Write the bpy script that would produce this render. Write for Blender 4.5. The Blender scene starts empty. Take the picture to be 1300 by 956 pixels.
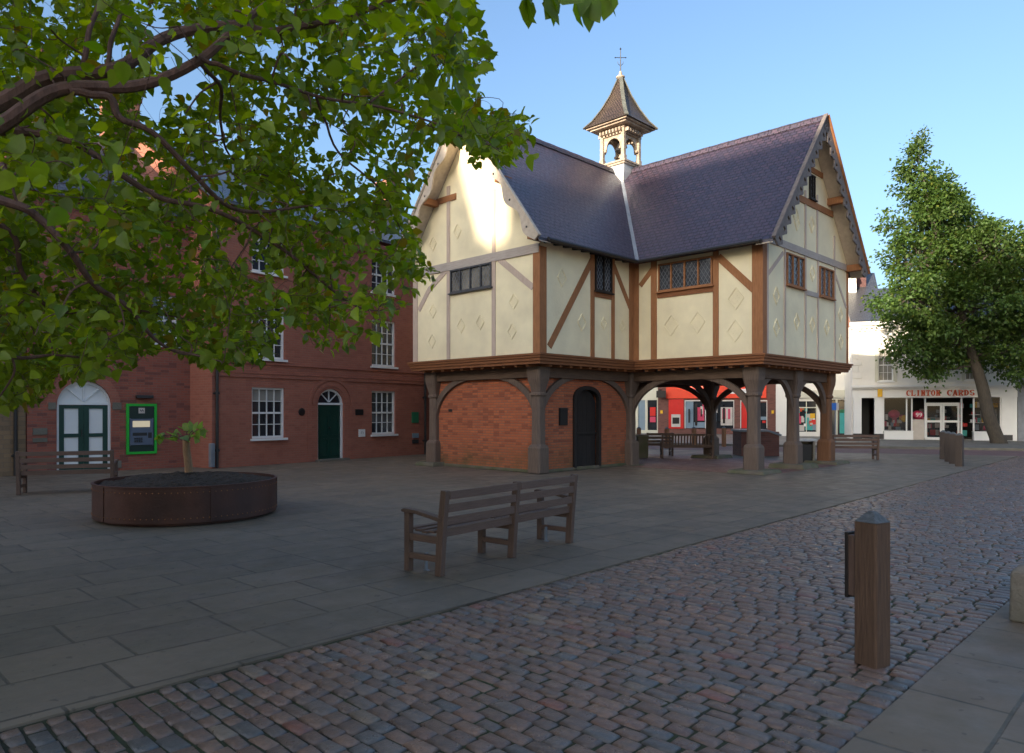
import bpy, math, random
import numpy as np
from mathutils import Vector, Matrix, noise
R = math.radians
rnd = random.Random(11)
SC = bpy.context.scene
COL = SC.collection

# ------------------------------------------------------------------ camera, sky, sun, exposure
F, HY, CZ = 925.0, 522.0, 1.7            # focal length in reference pixels, eye-level row, eye height
cam = bpy.data.objects.new('camera', bpy.data.cameras.new('camera'))
COL.objects.link(cam)
cam.location = (0, 0, CZ); cam.rotation_euler = (R(90), 0, 0)
cam.data.sensor_width = 36; cam.data.lens = F / 1300 * 36
cam.data.shift_y = (HY - 478) / 1300
cam.data.clip_start = 0.05; cam.data.clip_end = 3000
cam.data.dof.use_dof = True; cam.data.dof.focus_distance = 17; cam.data.dof.aperture_fstop = 5.6
SC.camera = cam

TH = 0.797                                # direction of the old school's axes
EA = Vector((-math.sin(TH), math.cos(TH), 0)); EB = Vector((math.cos(TH), math.sin(TH), 0))
C0 = Vector((0.726, 19.158, 0))
PHI, EL = R(7), R(13)
SUN = (-EB * math.cos(PHI) - EA * math.sin(PHI)) * math.cos(EL) + Vector((0, 0, math.sin(EL)))
w = bpy.data.worlds.new('World'); SC.world = w; w.use_nodes = True
nt = w.node_tree; bg = nt.nodes['Background']
sky = nt.nodes.new('ShaderNodeTexSky'); sky.sky_type = 'NISHITA'; sky.sun_disc = False
sky.sun_elevation = EL; sky.sun_rotation = math.atan2(SUN.x, SUN.y)
sky.air_density = 1.0; sky.dust_density = 4.5; sky.ozone_density = 2.9
nt.links.new(sky.outputs[0], bg.inputs[0]); bg.inputs[1].default_value = 0.15
sun = bpy.data.objects.new('sun', bpy.data.lights.new('sun', 'SUN')); COL.objects.link(sun)
sun.data.energy = 4.2; sun.data.angle = R(0.6); sun.data.color = (1.0, 0.85, 0.66)
sun.rotation_euler = SUN.to_track_quat('Z', 'Y').to_euler()
SC.view_settings.view_transform = 'Standard'; SC.view_settings.look = 'None'
SC.view_settings.exposure = 1.38; SC.view_settings.gamma = 1.0

# ------------------------------------------------------------------ where things stand
def G(px, py):                            # ground point seen at a reference pixel
    Z = CZ * F / (py - HY); return Vector(((px - 650) / F * Z, Z, 0))
def A3(px, py, Z):
    return Vector(((px - 650) / F * Z, Z, CZ - (py - HY) * Z / F))
class Wall:                               # a vertical wall line: px -> distance along, (px,py) -> height
    def __init__(s, o, d):
        s.o = Vector(o).to_3d(); s.o.z = 0; s.d = Vector(d).to_3d().normalized()
    def u(s, px):
        k = (px - 650) / F
        return (k * s.o.y - s.o.x) / (s.d.x - k * s.d.y)
    def z(s, px, py):
        return CZ + (HY - py) * (s.o.y + s.u(px) * s.d.y) / F
    def p(s, px, py): return s.u(px), s.z(px, py)
    def ang(s): return math.atan2(s.d.y, s.d.x)

# ------------------------------------------------------------------ materials
def newmat(name):
    m = bpy.data.materials.new(name); m.use_nodes = True
    return m, m.node_tree, m.node_tree.nodes['Principled BSDF']
def N(nt, t, **k):
    n = nt.nodes.new(t)
    for a, b in k.items(): setattr(n, a, b)
    return n
def L(nt, a, b): nt.links.new(a, b)
def val(nt, op, a, b=None):
    n = N(nt, 'ShaderNodeMath', operation=op)
    for i, x in enumerate((a, b)):
        if x is None: continue
        if hasattr(x, 'links'): L(nt, x, n.inputs[i])
        else: n.inputs[i].default_value = x
    return n.outputs[0]
def mixc(nt, f, a, b, mode='MIX'):
    n = N(nt, 'ShaderNodeMix', data_type='RGBA', blend_type=mode)
    for s, x in ((n.inputs[0], f), (n.inputs[6], a), (n.inputs[7], b)):
        if hasattr(x, 'links'): L(nt, x, s)
        elif isinstance(x, (int, float)): s.default_value = x
        else: s.default_value = (*x, 1)
    return n.outputs[2]
def coords(nt, kind='UV', scale=(1, 1, 1)):
    t = N(nt, 'ShaderNodeTexCoord'); mp = N(nt, 'ShaderNodeMapping')
    mp.inputs['Scale'].default_value = scale
    L(nt, t.outputs[kind], mp.inputs[0]); return mp.outputs[0]
def noisy(nt, vec, scale, detail=4, lo=0.0, hi=1.0, rough=.55):
    n = N(nt, 'ShaderNodeTexNoise'); n.inputs['Scale'].default_value = scale
    n.inputs['Detail'].default_value = detail; n.inputs['Roughness'].default_value = rough
    L(nt, vec, n.inputs['Vector'])
    m = N(nt, 'ShaderNodeMapRange'); m.inputs[1].default_value = .3; m.inputs[2].default_value = .7
    m.inputs[3].default_value = lo; m.inputs[4].default_value = hi
    L(nt, n.outputs[0], m.inputs[0]); return m.outputs[0]
def bump(nt, b, h, strength=.5, dist=.01):
    n = N(nt, 'ShaderNodeBump'); n.inputs['Strength'].default_value = strength
    n.inputs['Distance'].default_value = dist; L(nt, h, n.inputs['Height'])
    L(nt, n.outputs[0], b.inputs['Normal'])
def plain(name, c, rough=.6, var=.15, scale=3, bs=.3, bd=.004, bscale=60, metal=0, spec=.5, dirt=None):
    m, nt, b = newmat(name)
    v = coords(nt, 'Object')
    f = noisy(nt, v, scale, 5)
    col = mixc(nt, f, tuple(x * (1 - var) for x in c), tuple(min(1, x * (1 + var)) for x in c))
    if dirt:
        col = mixc(nt, noisy(nt, v, dirt[1], 6, 0, dirt[2]), col, dirt[0])
    L(nt, col, b.inputs['Base Color'])
    b.inputs['Roughness'].default_value = rough; b.inputs['Metallic'].default_value = metal
    b.inputs['Specular IOR Level'].default_value = spec
    if bs: bump(nt, b, noisy(nt, v, bscale, 3), bs, bd)
    return m
def brick(name, c1, c2, mortar, bw=.225, rh=.075, ms=.010, rough=.85, dark=(.05, .03, .03), darkamt=.4, algae=None, off=.5, bstr=.6):
    m, nt, b = newmat(name)
    uv = coords(nt, 'UV')
    br = N(nt, 'ShaderNodeTexBrick'); br.offset = off
    L(nt, uv, br.inputs['Vector'])
    br.inputs['Color1'].default_value = (*c1, 1); br.inputs['Color2'].default_value = (*c2, 1)
    br.inputs['Mortar'].default_value = (*mortar, 1); br.inputs['Scale'].default_value = 1
    br.inputs['Mortar Size'].default_value = ms; br.inputs['Brick Width'].default_value = bw
    br.inputs['Row Height'].default_value = rh; br.inputs['Mortar Smooth'].default_value = .3
    br.inputs['Bias'].default_value = 0
    # single darker bricks: noise stretched along the courses
    v2 = coords(nt, 'UV', (1 / bw * 1.0, 1 / rh, 1))
    vor = N(nt, 'ShaderNodeTexWhiteNoise'); fl = N(nt, 'ShaderNodeVectorMath', operation='FLOOR')
    L(nt, v2, fl.inputs[0]); L(nt, fl.outputs[0], vor.inputs['Vector'])
    k = val(nt, 'MULTIPLY', val(nt, 'GREATER_THAN', vor.outputs[0], .8), darkamt)
    col = mixc(nt, k, br.outputs[0], dark)
    ob = coords(nt, 'Object')
    col = mixc(nt, noisy(nt, ob, .9, 5, 0, .45), col, tuple(x * .62 for x in c1))
    col = mixc(nt, noisy(nt, uv, 30, 3, 0, .3), col, tuple(min(1, x * 1.35) for x in c2))
    if algae:
        sp = N(nt, 'ShaderNodeSeparateXYZ'); L(nt, ob, sp.inputs[0])
        h = N(nt, 'ShaderNodeMapRange'); L(nt, sp.outputs[2], h.inputs[0])
        h.inputs[1].default_value = .9; h.inputs[2].default_value = 0
        g = val(nt, 'MULTIPLY', h.outputs[0], noisy(nt, ob, 1.6, 5, 0, .9))
        col = mixc(nt, g, col, algae)
    L(nt, col, b.inputs['Base Color']); b.inputs['Roughness'].default_value = rough
    hgt = val(nt, 'ADD', val(nt, 'SUBTRACT', 1, br.outputs['Fac']), val(nt, 'MULTIPLY', noisy(nt, uv, 45, 3), .35))
    bump(nt, b, hgt, bstr, .008)
    return m
def tiles(name, c1, c2, tw=.20, rh=.15, rough=.42, lich=(.12, .09, .05), spec=.5):
    m, nt, b = newmat(name)
    uv = coords(nt, 'UV')
    wob = N(nt, 'ShaderNodeVectorMath', operation='ADD')
    nz = N(nt, 'ShaderNodeTexNoise'); nz.inputs['Scale'].default_value = 1.2; L(nt, uv, nz.inputs['Vector'])
    sc = N(nt, 'ShaderNodeVectorMath', operation='SCALE'); sc.inputs['Scale'].default_value = .03
    L(nt, nz.outputs['Color'], sc.inputs[0]); L(nt, uv, wob.inputs[0]); L(nt, sc.outputs[0], wob.inputs[1])
    br = N(nt, 'ShaderNodeTexBrick'); L(nt, wob.outputs[0], br.inputs['Vector'])
    br.inputs['Color1'].default_value = (*c1, 1); br.inputs['Color2'].default_value = (*c2, 1)
    br.inputs['Mortar'].default_value = (.008, .007, .007, 1); br.inputs['Scale'].default_value = 1
    br.inputs['Mortar Size'].default_value = .016; br.inputs['Brick Width'].default_value = tw
    br.inputs['Row Height'].default_value = rh; br.inputs['Mortar Smooth'].default_value = .2
    ob = coords(nt, 'Object')
    col = mixc(nt, noisy(nt, ob, 1.1, 6, 0, .5), br.outputs[0], lich)
    L(nt, col, b.inputs['Base Color'])
    L(nt, noisy(nt, ob, 14, 3, rough - .08, rough + .14), b.inputs['Roughness'])
    b.inputs['Specular IOR Level'].default_value = spec
    sp = N(nt, 'ShaderNodeSeparateXYZ'); L(nt, wob.outputs[0], sp.inputs[0])
    fr = val(nt, 'FRACT', val(nt, 'DIVIDE', sp.outputs[1], rh))
    h = val(nt, 'SUBTRACT', val(nt, 'MULTIPLY', val(nt, 'SUBTRACT', 1, fr), .9), val(nt, 'MULTIPLY', br.outputs['Fac'], .6))
    bump(nt, b, h, .9, .02)
    return m
def wood(name, c, c2, st=(18, 1.2, 1), rough=.75, bs=.5, kind='UV', spec=.3):
    m, nt, b = newmat(name)
    v = coords(nt, kind, st)
    f = noisy(nt, v, 2.2, 8, 0, 1, .65)
    v2 = coords(nt, 'Object')
    col = mixc(nt, f, c, c2)
    col = mixc(nt, noisy(nt, v2, 1.3, 4, 0, .4), col, tuple(x * .55 for x in c))
    L(nt, col, b.inputs['Base Color']); b.inputs['Roughness'].default_value = rough
    b.inputs['Specular IOR Level'].default_value = spec
    v3 = coords(nt, kind, tuple(x * 2.5 for x in st))
    bump(nt, b, val(nt, 'ADD', f, noisy(nt, v3, 2, 4)), bs, .004)
    return m
def flags(name, c1, c2, bw, rh, ms, mortar, off=.37, stain=(.045, .045, .03)):
    m, nt, b = newmat(name)
    ob = coords(nt, 'Object')
    nz = N(nt, 'ShaderNodeTexNoise'); nz.inputs['Scale'].default_value = .7; L(nt, ob, nz.inputs['Vector'])
    sc = N(nt, 'ShaderNodeVectorMath', operation='SCALE'); sc.inputs['Scale'].default_value = .05
    ad = N(nt, 'ShaderNodeVectorMath', operation='ADD')
    L(nt, nz.outputs['Color'], sc.inputs[0]); L(nt, ob, ad.inputs[0]); L(nt, sc.outputs[0], ad.inputs[1])
    br = N(nt, 'ShaderNodeTexBrick'); br.offset = off; br.squash = .72; br.squash_frequency = 3; br.offset_frequency = 2
    L(nt, ad.outputs[0], br.inputs['Vector'])
    br.inputs['Color1'].default_value = (*c1, 1); br.inputs['Color2'].default_value = (*c2, 1)
    br.inputs['Mortar'].default_value = (*mortar, 1); br.inputs['Scale'].default_value = 1
    br.inputs['Mortar Size'].default_value = ms; br.inputs['Brick Width'].default_value = bw
    br.inputs['Row Height'].default_value = rh; br.inputs['Mortar Smooth'].default_value = .4
    col = mixc(nt, noisy(nt, ob, .45, 7, 0, .55, .65), br.outputs[0], stain)
    col = mixc(nt, noisy(nt, ob, 3.5, 7, 0, .55, .75), col, tuple(x * 1.5 for x in c2))
    col = mixc(nt, noisy(nt, ob, 1.7, 3, 0, .14), col, (.085, .085, .04))
    spot = N(nt, 'ShaderNodeTexNoise'); spot.inputs['Scale'].default_value = 9; spot.inputs['Detail'].default_value = 2; L(nt, ob, spot.inputs['Vector'])
    col = mixc(nt, val(nt, 'MULTIPLY', val(nt, 'GREATER_THAN', spot.outputs[0], .68), .55), col, tuple(x * .45 for x in c2))
    L(nt, col, b.inputs['Base Color'])
    L(nt, noisy(nt, ob, 2.5, 5, .5, .8), b.inputs['Roughness'])
    h = val(nt, 'ADD', val(nt, 'MULTIPLY', br.outputs['Fac'], -1.3), val(nt, 'MULTIPLY', noisy(nt, ob, 9, 6, 0, 1, .7), .45))
    bump(nt, b, h, .55, .010)
    return m
def attr_mat(name, rough=.5, spec=.4, bs=.5, trans=0):
    m, nt, b = newmat(name)
    a = N(nt, 'ShaderNodeAttribute'); a.attribute_name = 'Col'
    if trans:
        b.inputs['Roughness'].default_value = rough; b.inputs['Specular IOR Level'].default_value = spec
        ob = coords(nt, 'Object')
        col = mixc(nt, noisy(nt, ob, 22, 3, 0, .35), a.outputs[0], (.10, .10, .02))
        L(nt, col, b.inputs['Base Color'])
        t = N(nt, 'ShaderNodeBsdfTranslucent'); hs = N(nt, 'ShaderNodeHueSaturation')
        hs.inputs['Value'].default_value = 2.4; hs.inputs['Saturation'].default_value = 1.15; hs.inputs['Hue'].default_value = .485
        L(nt, col, hs.inputs['Color']); L(nt, hs.outputs[0], t.inputs[0])
        mx = N(nt, 'ShaderNodeMixShader'); mx.inputs[0].default_value = trans
        L(nt, b.outputs[0], mx.inputs[1]); L(nt, t.outputs[0], mx.inputs[2])
        L(nt, mx.outputs[0], nt.nodes['Material Output'].inputs[0])
    else:
        ob = coords(nt, 'Object')
        col = mixc(nt, noisy(nt, ob, 16, 6, 0, .5, .7), a.outputs[0], (.055, .05, .048))
        L(nt, col, b.inputs['Base Color'])
        L(nt, noisy(nt, ob, 8, 4, rough - .12, rough + .15), b.inputs['Roughness'])
        b.inputs['Specular IOR Level'].default_value = spec
        bump(nt, b, noisy(nt, ob, 35, 5, 0, 1, .7), bs, .006)
    return m

M = {}
M['brick_room'] = brick('orange_brick', (.55, .15, .055), (.36, .095, .042), (.20, .12, .08), ms=.014, dark=(.12, .045, .03), darkamt=.65, algae=(.06, .07, .025))
M['brick_geo'] = brick('georgian_brick', (.39, .132, .085), (.31, .105, .07), (.30, .16, .11), dark=(.19, .06, .042), darkamt=.32)
M['brick_atm'] = brick('banded_brick', (.36, .105, .064), (.25, .078, .052), (.22, .13, .10), dark=(.08, .04, .04), darkamt=.7)
M['brick_buff'] = brick('buff_stone', (.30, .19, .10), (.22, .14, .08), (.18, .13, .09), bw=.32, rh=.12, dark=(.08, .06, .04))
M['brick_shop'] = brick('shop_brick', (.22, .085, .065), (.17, .07, .055), (.15, .10, .08))
M['brick_shade'] = brick('shade_darkened_brick', (.13, .055, .05), (.10, .045, .042), (.09, .06, .06))  # red brick darkened: the shade on the stack is put into the colour
M['brick_chimney'] = brick('chimney_brick', (.36, .14, .08), (.25, .09, .06), (.2, .15, .12))
M['brick_paver'] = flags('red_pavers', (.27, .11, .085), (.19, .085, .07), .2, .1, .008, (.04, .03, .03))
M['tile'] = tiles('clay_tile', (.078, .047, .068), (.040, .032, .056), rough=.42, lich=(.055, .042, .06), spec=.8)
M['tile_spire'] = tiles('spire_tile', (.10, .062, .058), (.085, .055, .055), .10, .07)
M['slate'] = tiles('slate', (.07, .075, .085), (.05, .055, .065), .25, .2, .35, (.06, .06, .06))
M['cream'] = plain('cream_plaster', (.88, .79, .54), .85, .06, 1.0, .45, .006, 14, dirt=((.50, .42, .28), 1.3, .34))
M['oak'] = wood('warm_oak', (.42, .19, .082), (.25, .108, .048), (16, 1.5, 1))
M['oak_post'] = wood('brown_oak_post', (.26, .125, .062), (.13, .062, .034), (22, 1.0, 1), .7, .9)
M['oak_h'] = wood('warm_oak_beam', (.31, .125, .052), (.17, .070, .032), (1.5, 16, 1))
M['oak_pale'] = wood('limewashed_oak', (.62, .50, .42), (.48, .37, .30), (16, 1.5, 1))
M['oak_pale_h'] = wood('limewashed_oak_beam', (.52, .46, .41), (.36, .31, .28), (1.5, 16, 1))
M['oak_grey'] = wood('weathered_oak', (.215, .155, .12), (.09, .064, .05), (22, 1.0, 1), .7, .9)
M['oak_grey_h'] = wood('weathered_oak_beam', (.18, .115, .078), (.085, .056, .04), (1, 18, 1), .75, .8)
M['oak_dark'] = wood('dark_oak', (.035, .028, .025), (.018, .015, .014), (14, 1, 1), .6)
M['bench'] = wood('teak', (.20, .125, .092), (.11, .07, .055), (2, 40, 1), .6, .6, 'UV')
M['bench_v'] = wood('teak_upright', (.18, .115, .085), (.095, .06, .048), (40, 2, 1), .6, .6, 'UV')
M['post'] = wood('bollard_wood', (.19, .115, .072), (.06, .036, .026), (26, 1.3, 1), .7, 1.0, 'UV')
M['post_top'] = plain('bollard_weathered_top', (.09, .10, .105), .7, .4, 30, .6, .006, 80)
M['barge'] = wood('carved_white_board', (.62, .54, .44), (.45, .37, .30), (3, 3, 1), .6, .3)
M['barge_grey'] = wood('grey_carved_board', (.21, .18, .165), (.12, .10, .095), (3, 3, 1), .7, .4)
M['white'] = plain('white_paint', (.78, .78, .76), .4, .03, 2, .1, .002)
M['bwhite'] = plain('white_render', (.80, .77, .70), .8, .05, 1.2, .2, .004, 30)
M['bcream'] = plain('cream_paint', (.62, .60, .48), .5, .04, 2, .1, .002)
M['belfry'] = plain('belfry_paint', (.47, .40, .32), .7, .2, 6, .3, .004, dirt=((.20, .13, .085), 5, .8))
M['lead'] = plain('lead', (.19, .21, .24), .45, .2, 3, .3, .004, 20)
M['hip'] = plain('mossy_hip_lead', (.11, .115, .10), .7, .3, 6, .3, .004, 20)
M['lead_pale'] = plain('lead_bleached', (.42, .44, .45), .5, .2, 3, .3, .004, 20)
M['iron'] = plain('iron', (.02, .02, .022), .45, .2, 10, .1)
M['iron_frame'] = plain('iron_window_frame', (.055, .058, .065), .5, .2, 10, .1)
M['rust'] = plain('rusted_steel', (.12, .048, .032), .55, .35, 5, .4, .004, 30, metal=.3, dirt=((.035, .022, .022), 2.5, .8))
M['soil'] = plain('soil', (.034, .022, .014), .95, .5, 25, 1.0, .03, 12)
M['stone'] = plain('kerb_stone', (.21, .185, .15), .8, .2, 5, .6, .008, 25, dirt=((.07, .075, .05), 2.5, .7))
M['pad'] = plain('mossy_pad_stone', (.17, .135, .105), .9, .25, 5, .6, .01, 20, dirt=((.05, .075, .02), 2.5, .9))
M['paving'] = flags('flagstones', (.222, .166, .115), (.140, .110, .080), 1.05, .62, .014, (.038, .029, .02), stain=(.06, .047, .032))
M['kerbflag'] = flags('kerb_flags', (.22, .155, .095), (.17, .12, .08), .9, .6, .014, (.05, .045, .03))
M['asphalt'] = plain('asphalt', (.07, .058, .055), .85, .2, 1, .5, .006, 80)
M['redroad'] = plain('red_asphalt', (.15, .085, .078), .85, .2, .8, .5, .006, 80)
M['pave_far'] = flags('street_paving', (.20, .185, .165), (.17, .16, .145), .6, .45, .01, (.1, .09, .08))
M['bed'] = plain('sett_joint_dirt', (.03, .024, .017), .95, .4, 8, .8, .01, 30, dirt=((.04, .058, .014), 1.6, .95))
M['sett'] = attr_mat('granite_sett', .34, .7, .6)
M['leaf'] = attr_mat('broad_leaf', .42, .45, 0, .5)
M['post_dark'] = wood('dark_bollard_wood', (.11, .085, .07), (.06, .046, .04), (26, 1.3, 1), .7, 1.0, 'UV')
M['leaf2'] = attr_mat('small_leaf', .5, .35, 0, .3)
M['bark'] = wood('bark', (.20, .11, .082), (.075, .045, .034), (8, 8, 3), .85, 1.0, 'Object')
M['bark2'] = wood('grey_bark', (.10, .085, .065), (.05, .042, .035), (9, 9, 2), .9, 1.0, 'Object')
M['sapbark'] = wood('bound_stem', (.42, .25, .14), (.25, .15, .085), (30, 30, 6), .8, .8, 'Object')
M['green_door'] = plain('green_gloss_paint', (.006, .045, .032), .3, .1, 4, .1)
M['lime'] = plain('bright_green_surround', (.01, .42, .03), .4, .03)
M['darkgreen'] = plain('dark_green_panel', (.004, .022, .018), .3, .05)
M['grey_plastic'] = plain('grey_panel', (.10, .13, .19), .4, .1)
M['black'] = plain('black_opening', (.008, .008, .009), .6, .1)
M['red'] = plain('red_panel', (.62, .012, .008), .4, .05)
M['orange_red'] = plain('red_fascia', (.80, .055, .015), .45, .04)
M['letter'] = plain('orange_lettering', (.55, .06, .01), .4, .04)
M['green_plate'] = plain('green_plate', (.01, .16, .07), .4, .05)
M['bluegrey'] = plain('bluegrey_panel', (.19, .27, .34), .4, .05)
M['blue'] = plain('blue_plate', (.02, .14, .5), .4, .05)
M['yellow'] = plain('yellow_paint', (.75, .42, .01), .5, .05)
M['pink'] = plain('pink_card', (.62, .05, .12), .5, .1)
M['teal'] = plain('teal_card', (.05, .38, .36), .5, .1)
M['palestuff'] = plain('pale_card', (.55, .5, .45), .6, .1)
M['plaque'] = plain('bronze_plaque', (.03, .027, .027), .4, .1, metal=.5)
def glass(name, c=(.015, .018, .022), rough=.06, c2=None):
    m, nt, b = newmat(name)
    v = coords(nt, 'Object')
    L(nt, mixc(nt, noisy(nt, v, 1.3, 3), c, c2 or tuple(x * 2.2 for x in c)), b.inputs['Base Color'])
    b.inputs['Roughness'].default_value = rough; b.inputs['Specular IOR Level'].default_value = .8
    bump(nt, b, noisy(nt, v, 4, 2), .05, .01)
    return m
M['glass'] = glass('window_glass')
M['leadglass'] = glass('leaded_glass', (.02, .025, .035), .08, (.06, .07, .085))
M['leadglass_reflect'] = glass('leaded_glass_painted_sky', (.10, .10, .09), .08, (.36, .33, .27))  # pale base colour stands in for a bright sky reflected in the panes
M['blind'] = glass('window_with_blind', (.22, .21, .19), .15, (.3, .29, .26))
M['shopglass'] = None
m, nt, b = newmat('clear_shop_glass')
b.inputs['Base Color'].default_value = (.02, .025, .03, 1); b.inputs['Roughness'].default_value = .03
b.inputs['Alpha'].default_value = .3; b.inputs['Specular IOR Level'].default_value = .9
M['shopglass'] = m
m, nt, b = newmat('lit_screen')
b.inputs['Emission Color'].default_value = (1, .86, .6, 1); b.inputs['Emission Strength'].default_value = .16
b.inputs['Base Color'].default_value = (.3, .28, .2, 1)
M['screen'] = m

# ------------------------------------------------------------------ mesh helper
def auto_uv(me):
    uvl = me.uv_layers.new(name='UVMap')
    n = len(me.loops); uv = np.zeros((n, 2), dtype=np.float32)
    for p in me.polygons:
        nr = p.normal
        if abs(nr.z) > .97: ua, va = Vector((1, 0, 0)), Vector((0, 1, 0))
        else:
            ua = Vector((-nr.y, nr.x, 0)).normalized(); va = nr.cross(ua)
        for li in p.loop_indices:
            co = me.vertices[me.loops[li].vertex_index].co
            uv[li] = (co.dot(ua), co.dot(va))
    uvl.data.foreach_set('uv', uv.ravel())
class MB:
    def __init__(s): s.v = []; s.f = []
    def add(s, vs, fs):
        k = len(s.v); s.v += [tuple(v) for v in vs]; s.f += [tuple(k + i for i in f) for f in fs]; return s
    def box(s, x0, x1, y0, y1, z0, z1, mt=None):
        vs = [Vector((x, y, z)) for z in (z0, z1) for x, y in ((x0, y0), (x1, y0), (x1, y1), (x0, y1))]
        if mt: vs = [mt @ v for v in vs]
        return s.add(vs, [(0, 3, 2, 1), (4, 5, 6, 7), (0, 1, 5, 4), (1, 2, 6, 5), (2, 3, 7, 6), (3, 0, 4, 7)])
    def beam(s, p, q, wd, ht, up=(0, 0, 1)):
        p, q = Vector(p), Vector(q); d = (q - p).normalized(); up = Vector(up)
        sd = d.cross(up).normalized(); up = sd.cross(d).normalized()
        vs = [c + sd * a * wd / 2 + up * b_ * ht / 2 for c in (p, q) for a, b_ in ((-1, -1), (1, -1), (1, 1), (-1, 1))]
        return s.add(vs, [(0, 1, 2, 3), (7, 6, 5, 4), (0, 4, 5, 1), (1, 5, 6, 2), (2, 6, 7, 3), (3, 7, 4, 0)])
    def prism(s, poly, o, ux, uy, depth):
        o, ux, uy = Vector(o), Vector(ux), Vector(uy); n = ux.cross(uy).normalized()
        k = len(poly); a = [o + ux * x + uy * y for x, y in poly]; c = [v + n * depth for v in a]
        area = sum(poly[i][0] * poly[(i + 1) % k][1] - poly[(i + 1) % k][0] * poly[i][1] for i in range(k))
        f = [tuple(range(k - 1, -1, -1)), tuple(range(k, 2 * k))] + [(i, (i + 1) % k, k + (i + 1) % k, k + i) for i in range(k)]
        if area * depth < 0: f = [tuple(reversed(x)) for x in f]
        return s.add(a + c, f)
    def tube(s, pts, rads, n=8, caps=True):
        pts = [Vector(p) for p in pts]; k0 = len(s.v); m_ = len(pts)
        prev = None
        for i, p in enumerate(pts):
            t = (pts[min(i + 1, m_ - 1)] - pts[max(i - 1, 0)]).normalized()
            if prev is None:
                ref = Vector((0, 0, 1)) if abs(t.z) < .9 else Vector((1, 0, 0)); sd = t.cross(ref).normalized()
            else: sd = (prev - t * prev.dot(t)).normalized()
            prev = sd; up = t.cross(sd)
            for j in range(n):
                a = 2 * math.pi * j / n
                s.v.append(tuple(p + (sd * math.cos(a) + up * math.sin(a)) * rads[i]))
        for i in range(m_ - 1):
            for j in range(n):
                a, b_ = k0 + i * n + j, k0 + i * n + (j + 1) % n
                s.f.append((a, b_, b_ + n, a + n))
        if caps:
            s.f.append(tuple(k0 + j for j in range(n - 1, -1, -1))); s.f.append(tuple(k0 + (m_ - 1) * n + j for j in range(n)))
        return s
    def lathe(s, prof, n=24, c=(0, 0, 0), rot=0, sq=None):     # prof: [(r,z)]
        k0 = len(s.v); c = Vector(c)
        for r, z in prof:
            for j in range(n):
                a = 2 * math.pi * j / n + rot
                s.v.append((c.x + r * math.cos(a), c.y + r * math.sin(a), c.z + z))
        for i in range(len(prof) - 1):
            for j in range(n):
                a, b_ = k0 + i * n + j, k0 + i * n + (j + 1) % n
                s.f.append((a, b_, b_ + n, a + n))
        s.f.append(tuple(k0 + j for j in range(n - 1, -1, -1))); s.f.append(tuple(k0 + (len(prof) - 1) * n + j for j in range(n)))
        return s
    def build(s, name, mat, parent=None, smooth=False, bevel=0, uv=True):
        me = bpy.data.meshes.new(name); me.from_pydata(s.v, [], s.f); me.update()
        if uv: auto_uv(me)
        if smooth:
            me.polygons.foreach_set('use_smooth', [True] * len(me.polygons))
            me.set_sharp_from_angle(angle=R(40))
        me.materials.append(mat)
        o = bpy.data.objects.new(name, me); COL.objects.link(o)
        if parent: o.parent = parent
        if bevel:
            bv = o.modifiers.new('bevel', 'BEVEL'); bv.width = bevel; bv.segments = 2; bv.limit_method = 'ANGLE'; bv.harden_normals = False
        return o
def tag(o, label, cat, group=None):
    o['label'] = label; o['category'] = cat
    if group: o['group'] = group
    return o
def thing(name, label, cat, loc=(0, 0, 0), rz=0, group=None):
    o = bpy.data.objects.new(name, None); COL.objects.link(o)
    o.empty_display_size = .3
    o.location = loc; o.rotation_euler = (0, 0, rz); return tag(o, label, cat, group)
def struct(o, kind='structure'): o['kind'] = kind; return o
def copy_tree(o, loc, rz, label):
    def rec(a, par):
        c = a.copy(); COL.objects.link(c); c.parent = par
        for ch in [x for x in ALLOBJ if x.parent == a]: rec(ch, c)
        return c
    ALLOBJ = list(COL.objects)
    c = rec(o, None); c.location = loc; c.rotation_euler = (0, 0, rz); c['label'] = label; return c
def wall_cells(mb, u0, u1, z0, z1, holes, y0, y1):     # a wall slab from y0 to y1 with rectangular holes
    us = sorted({u0, u1, *[h[0] for h in holes], *[h[1] for h in holes]})
    for a, b_ in zip(us, us[1:]):
        mid = (a + b_) / 2; cuts = sorted([(h[2], h[3]) for h in holes if h[0] < mid < h[1]])
        z = z0
        for c, d in cuts:
            if c > z + 1e-4: mb.box(a, b_, y0, y1, z, c)
            z = max(z, d)
        if z < z1 - 1e-4: mb.box(a, b_, y0, y1, z, z1)

# ------------------------------------------------------------------ ground
g = MB(); g.add([(-1500, -1500, 0), (1500, -1500, 0), (1500, 1500, 0), (-1500, 1500, 0)], [(0, 1, 2, 3)])
o = struct(g.build('ground', M['asphalt'])); o.location.z = -.045
SA = math.atan2(EB.y, EB.x)                # the square's paving runs with the school: local x = EB, local y = EA
RD = Vector((.93, -.37, 0)).normalized(); RN = Vector((.37, .93, 0)).normalized(); RO = Vector((13.1, 29.7, 0))
def loc_s(v):
    d = Vector(v) - C0; return d.dot(EB), d.dot(EA)
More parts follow.
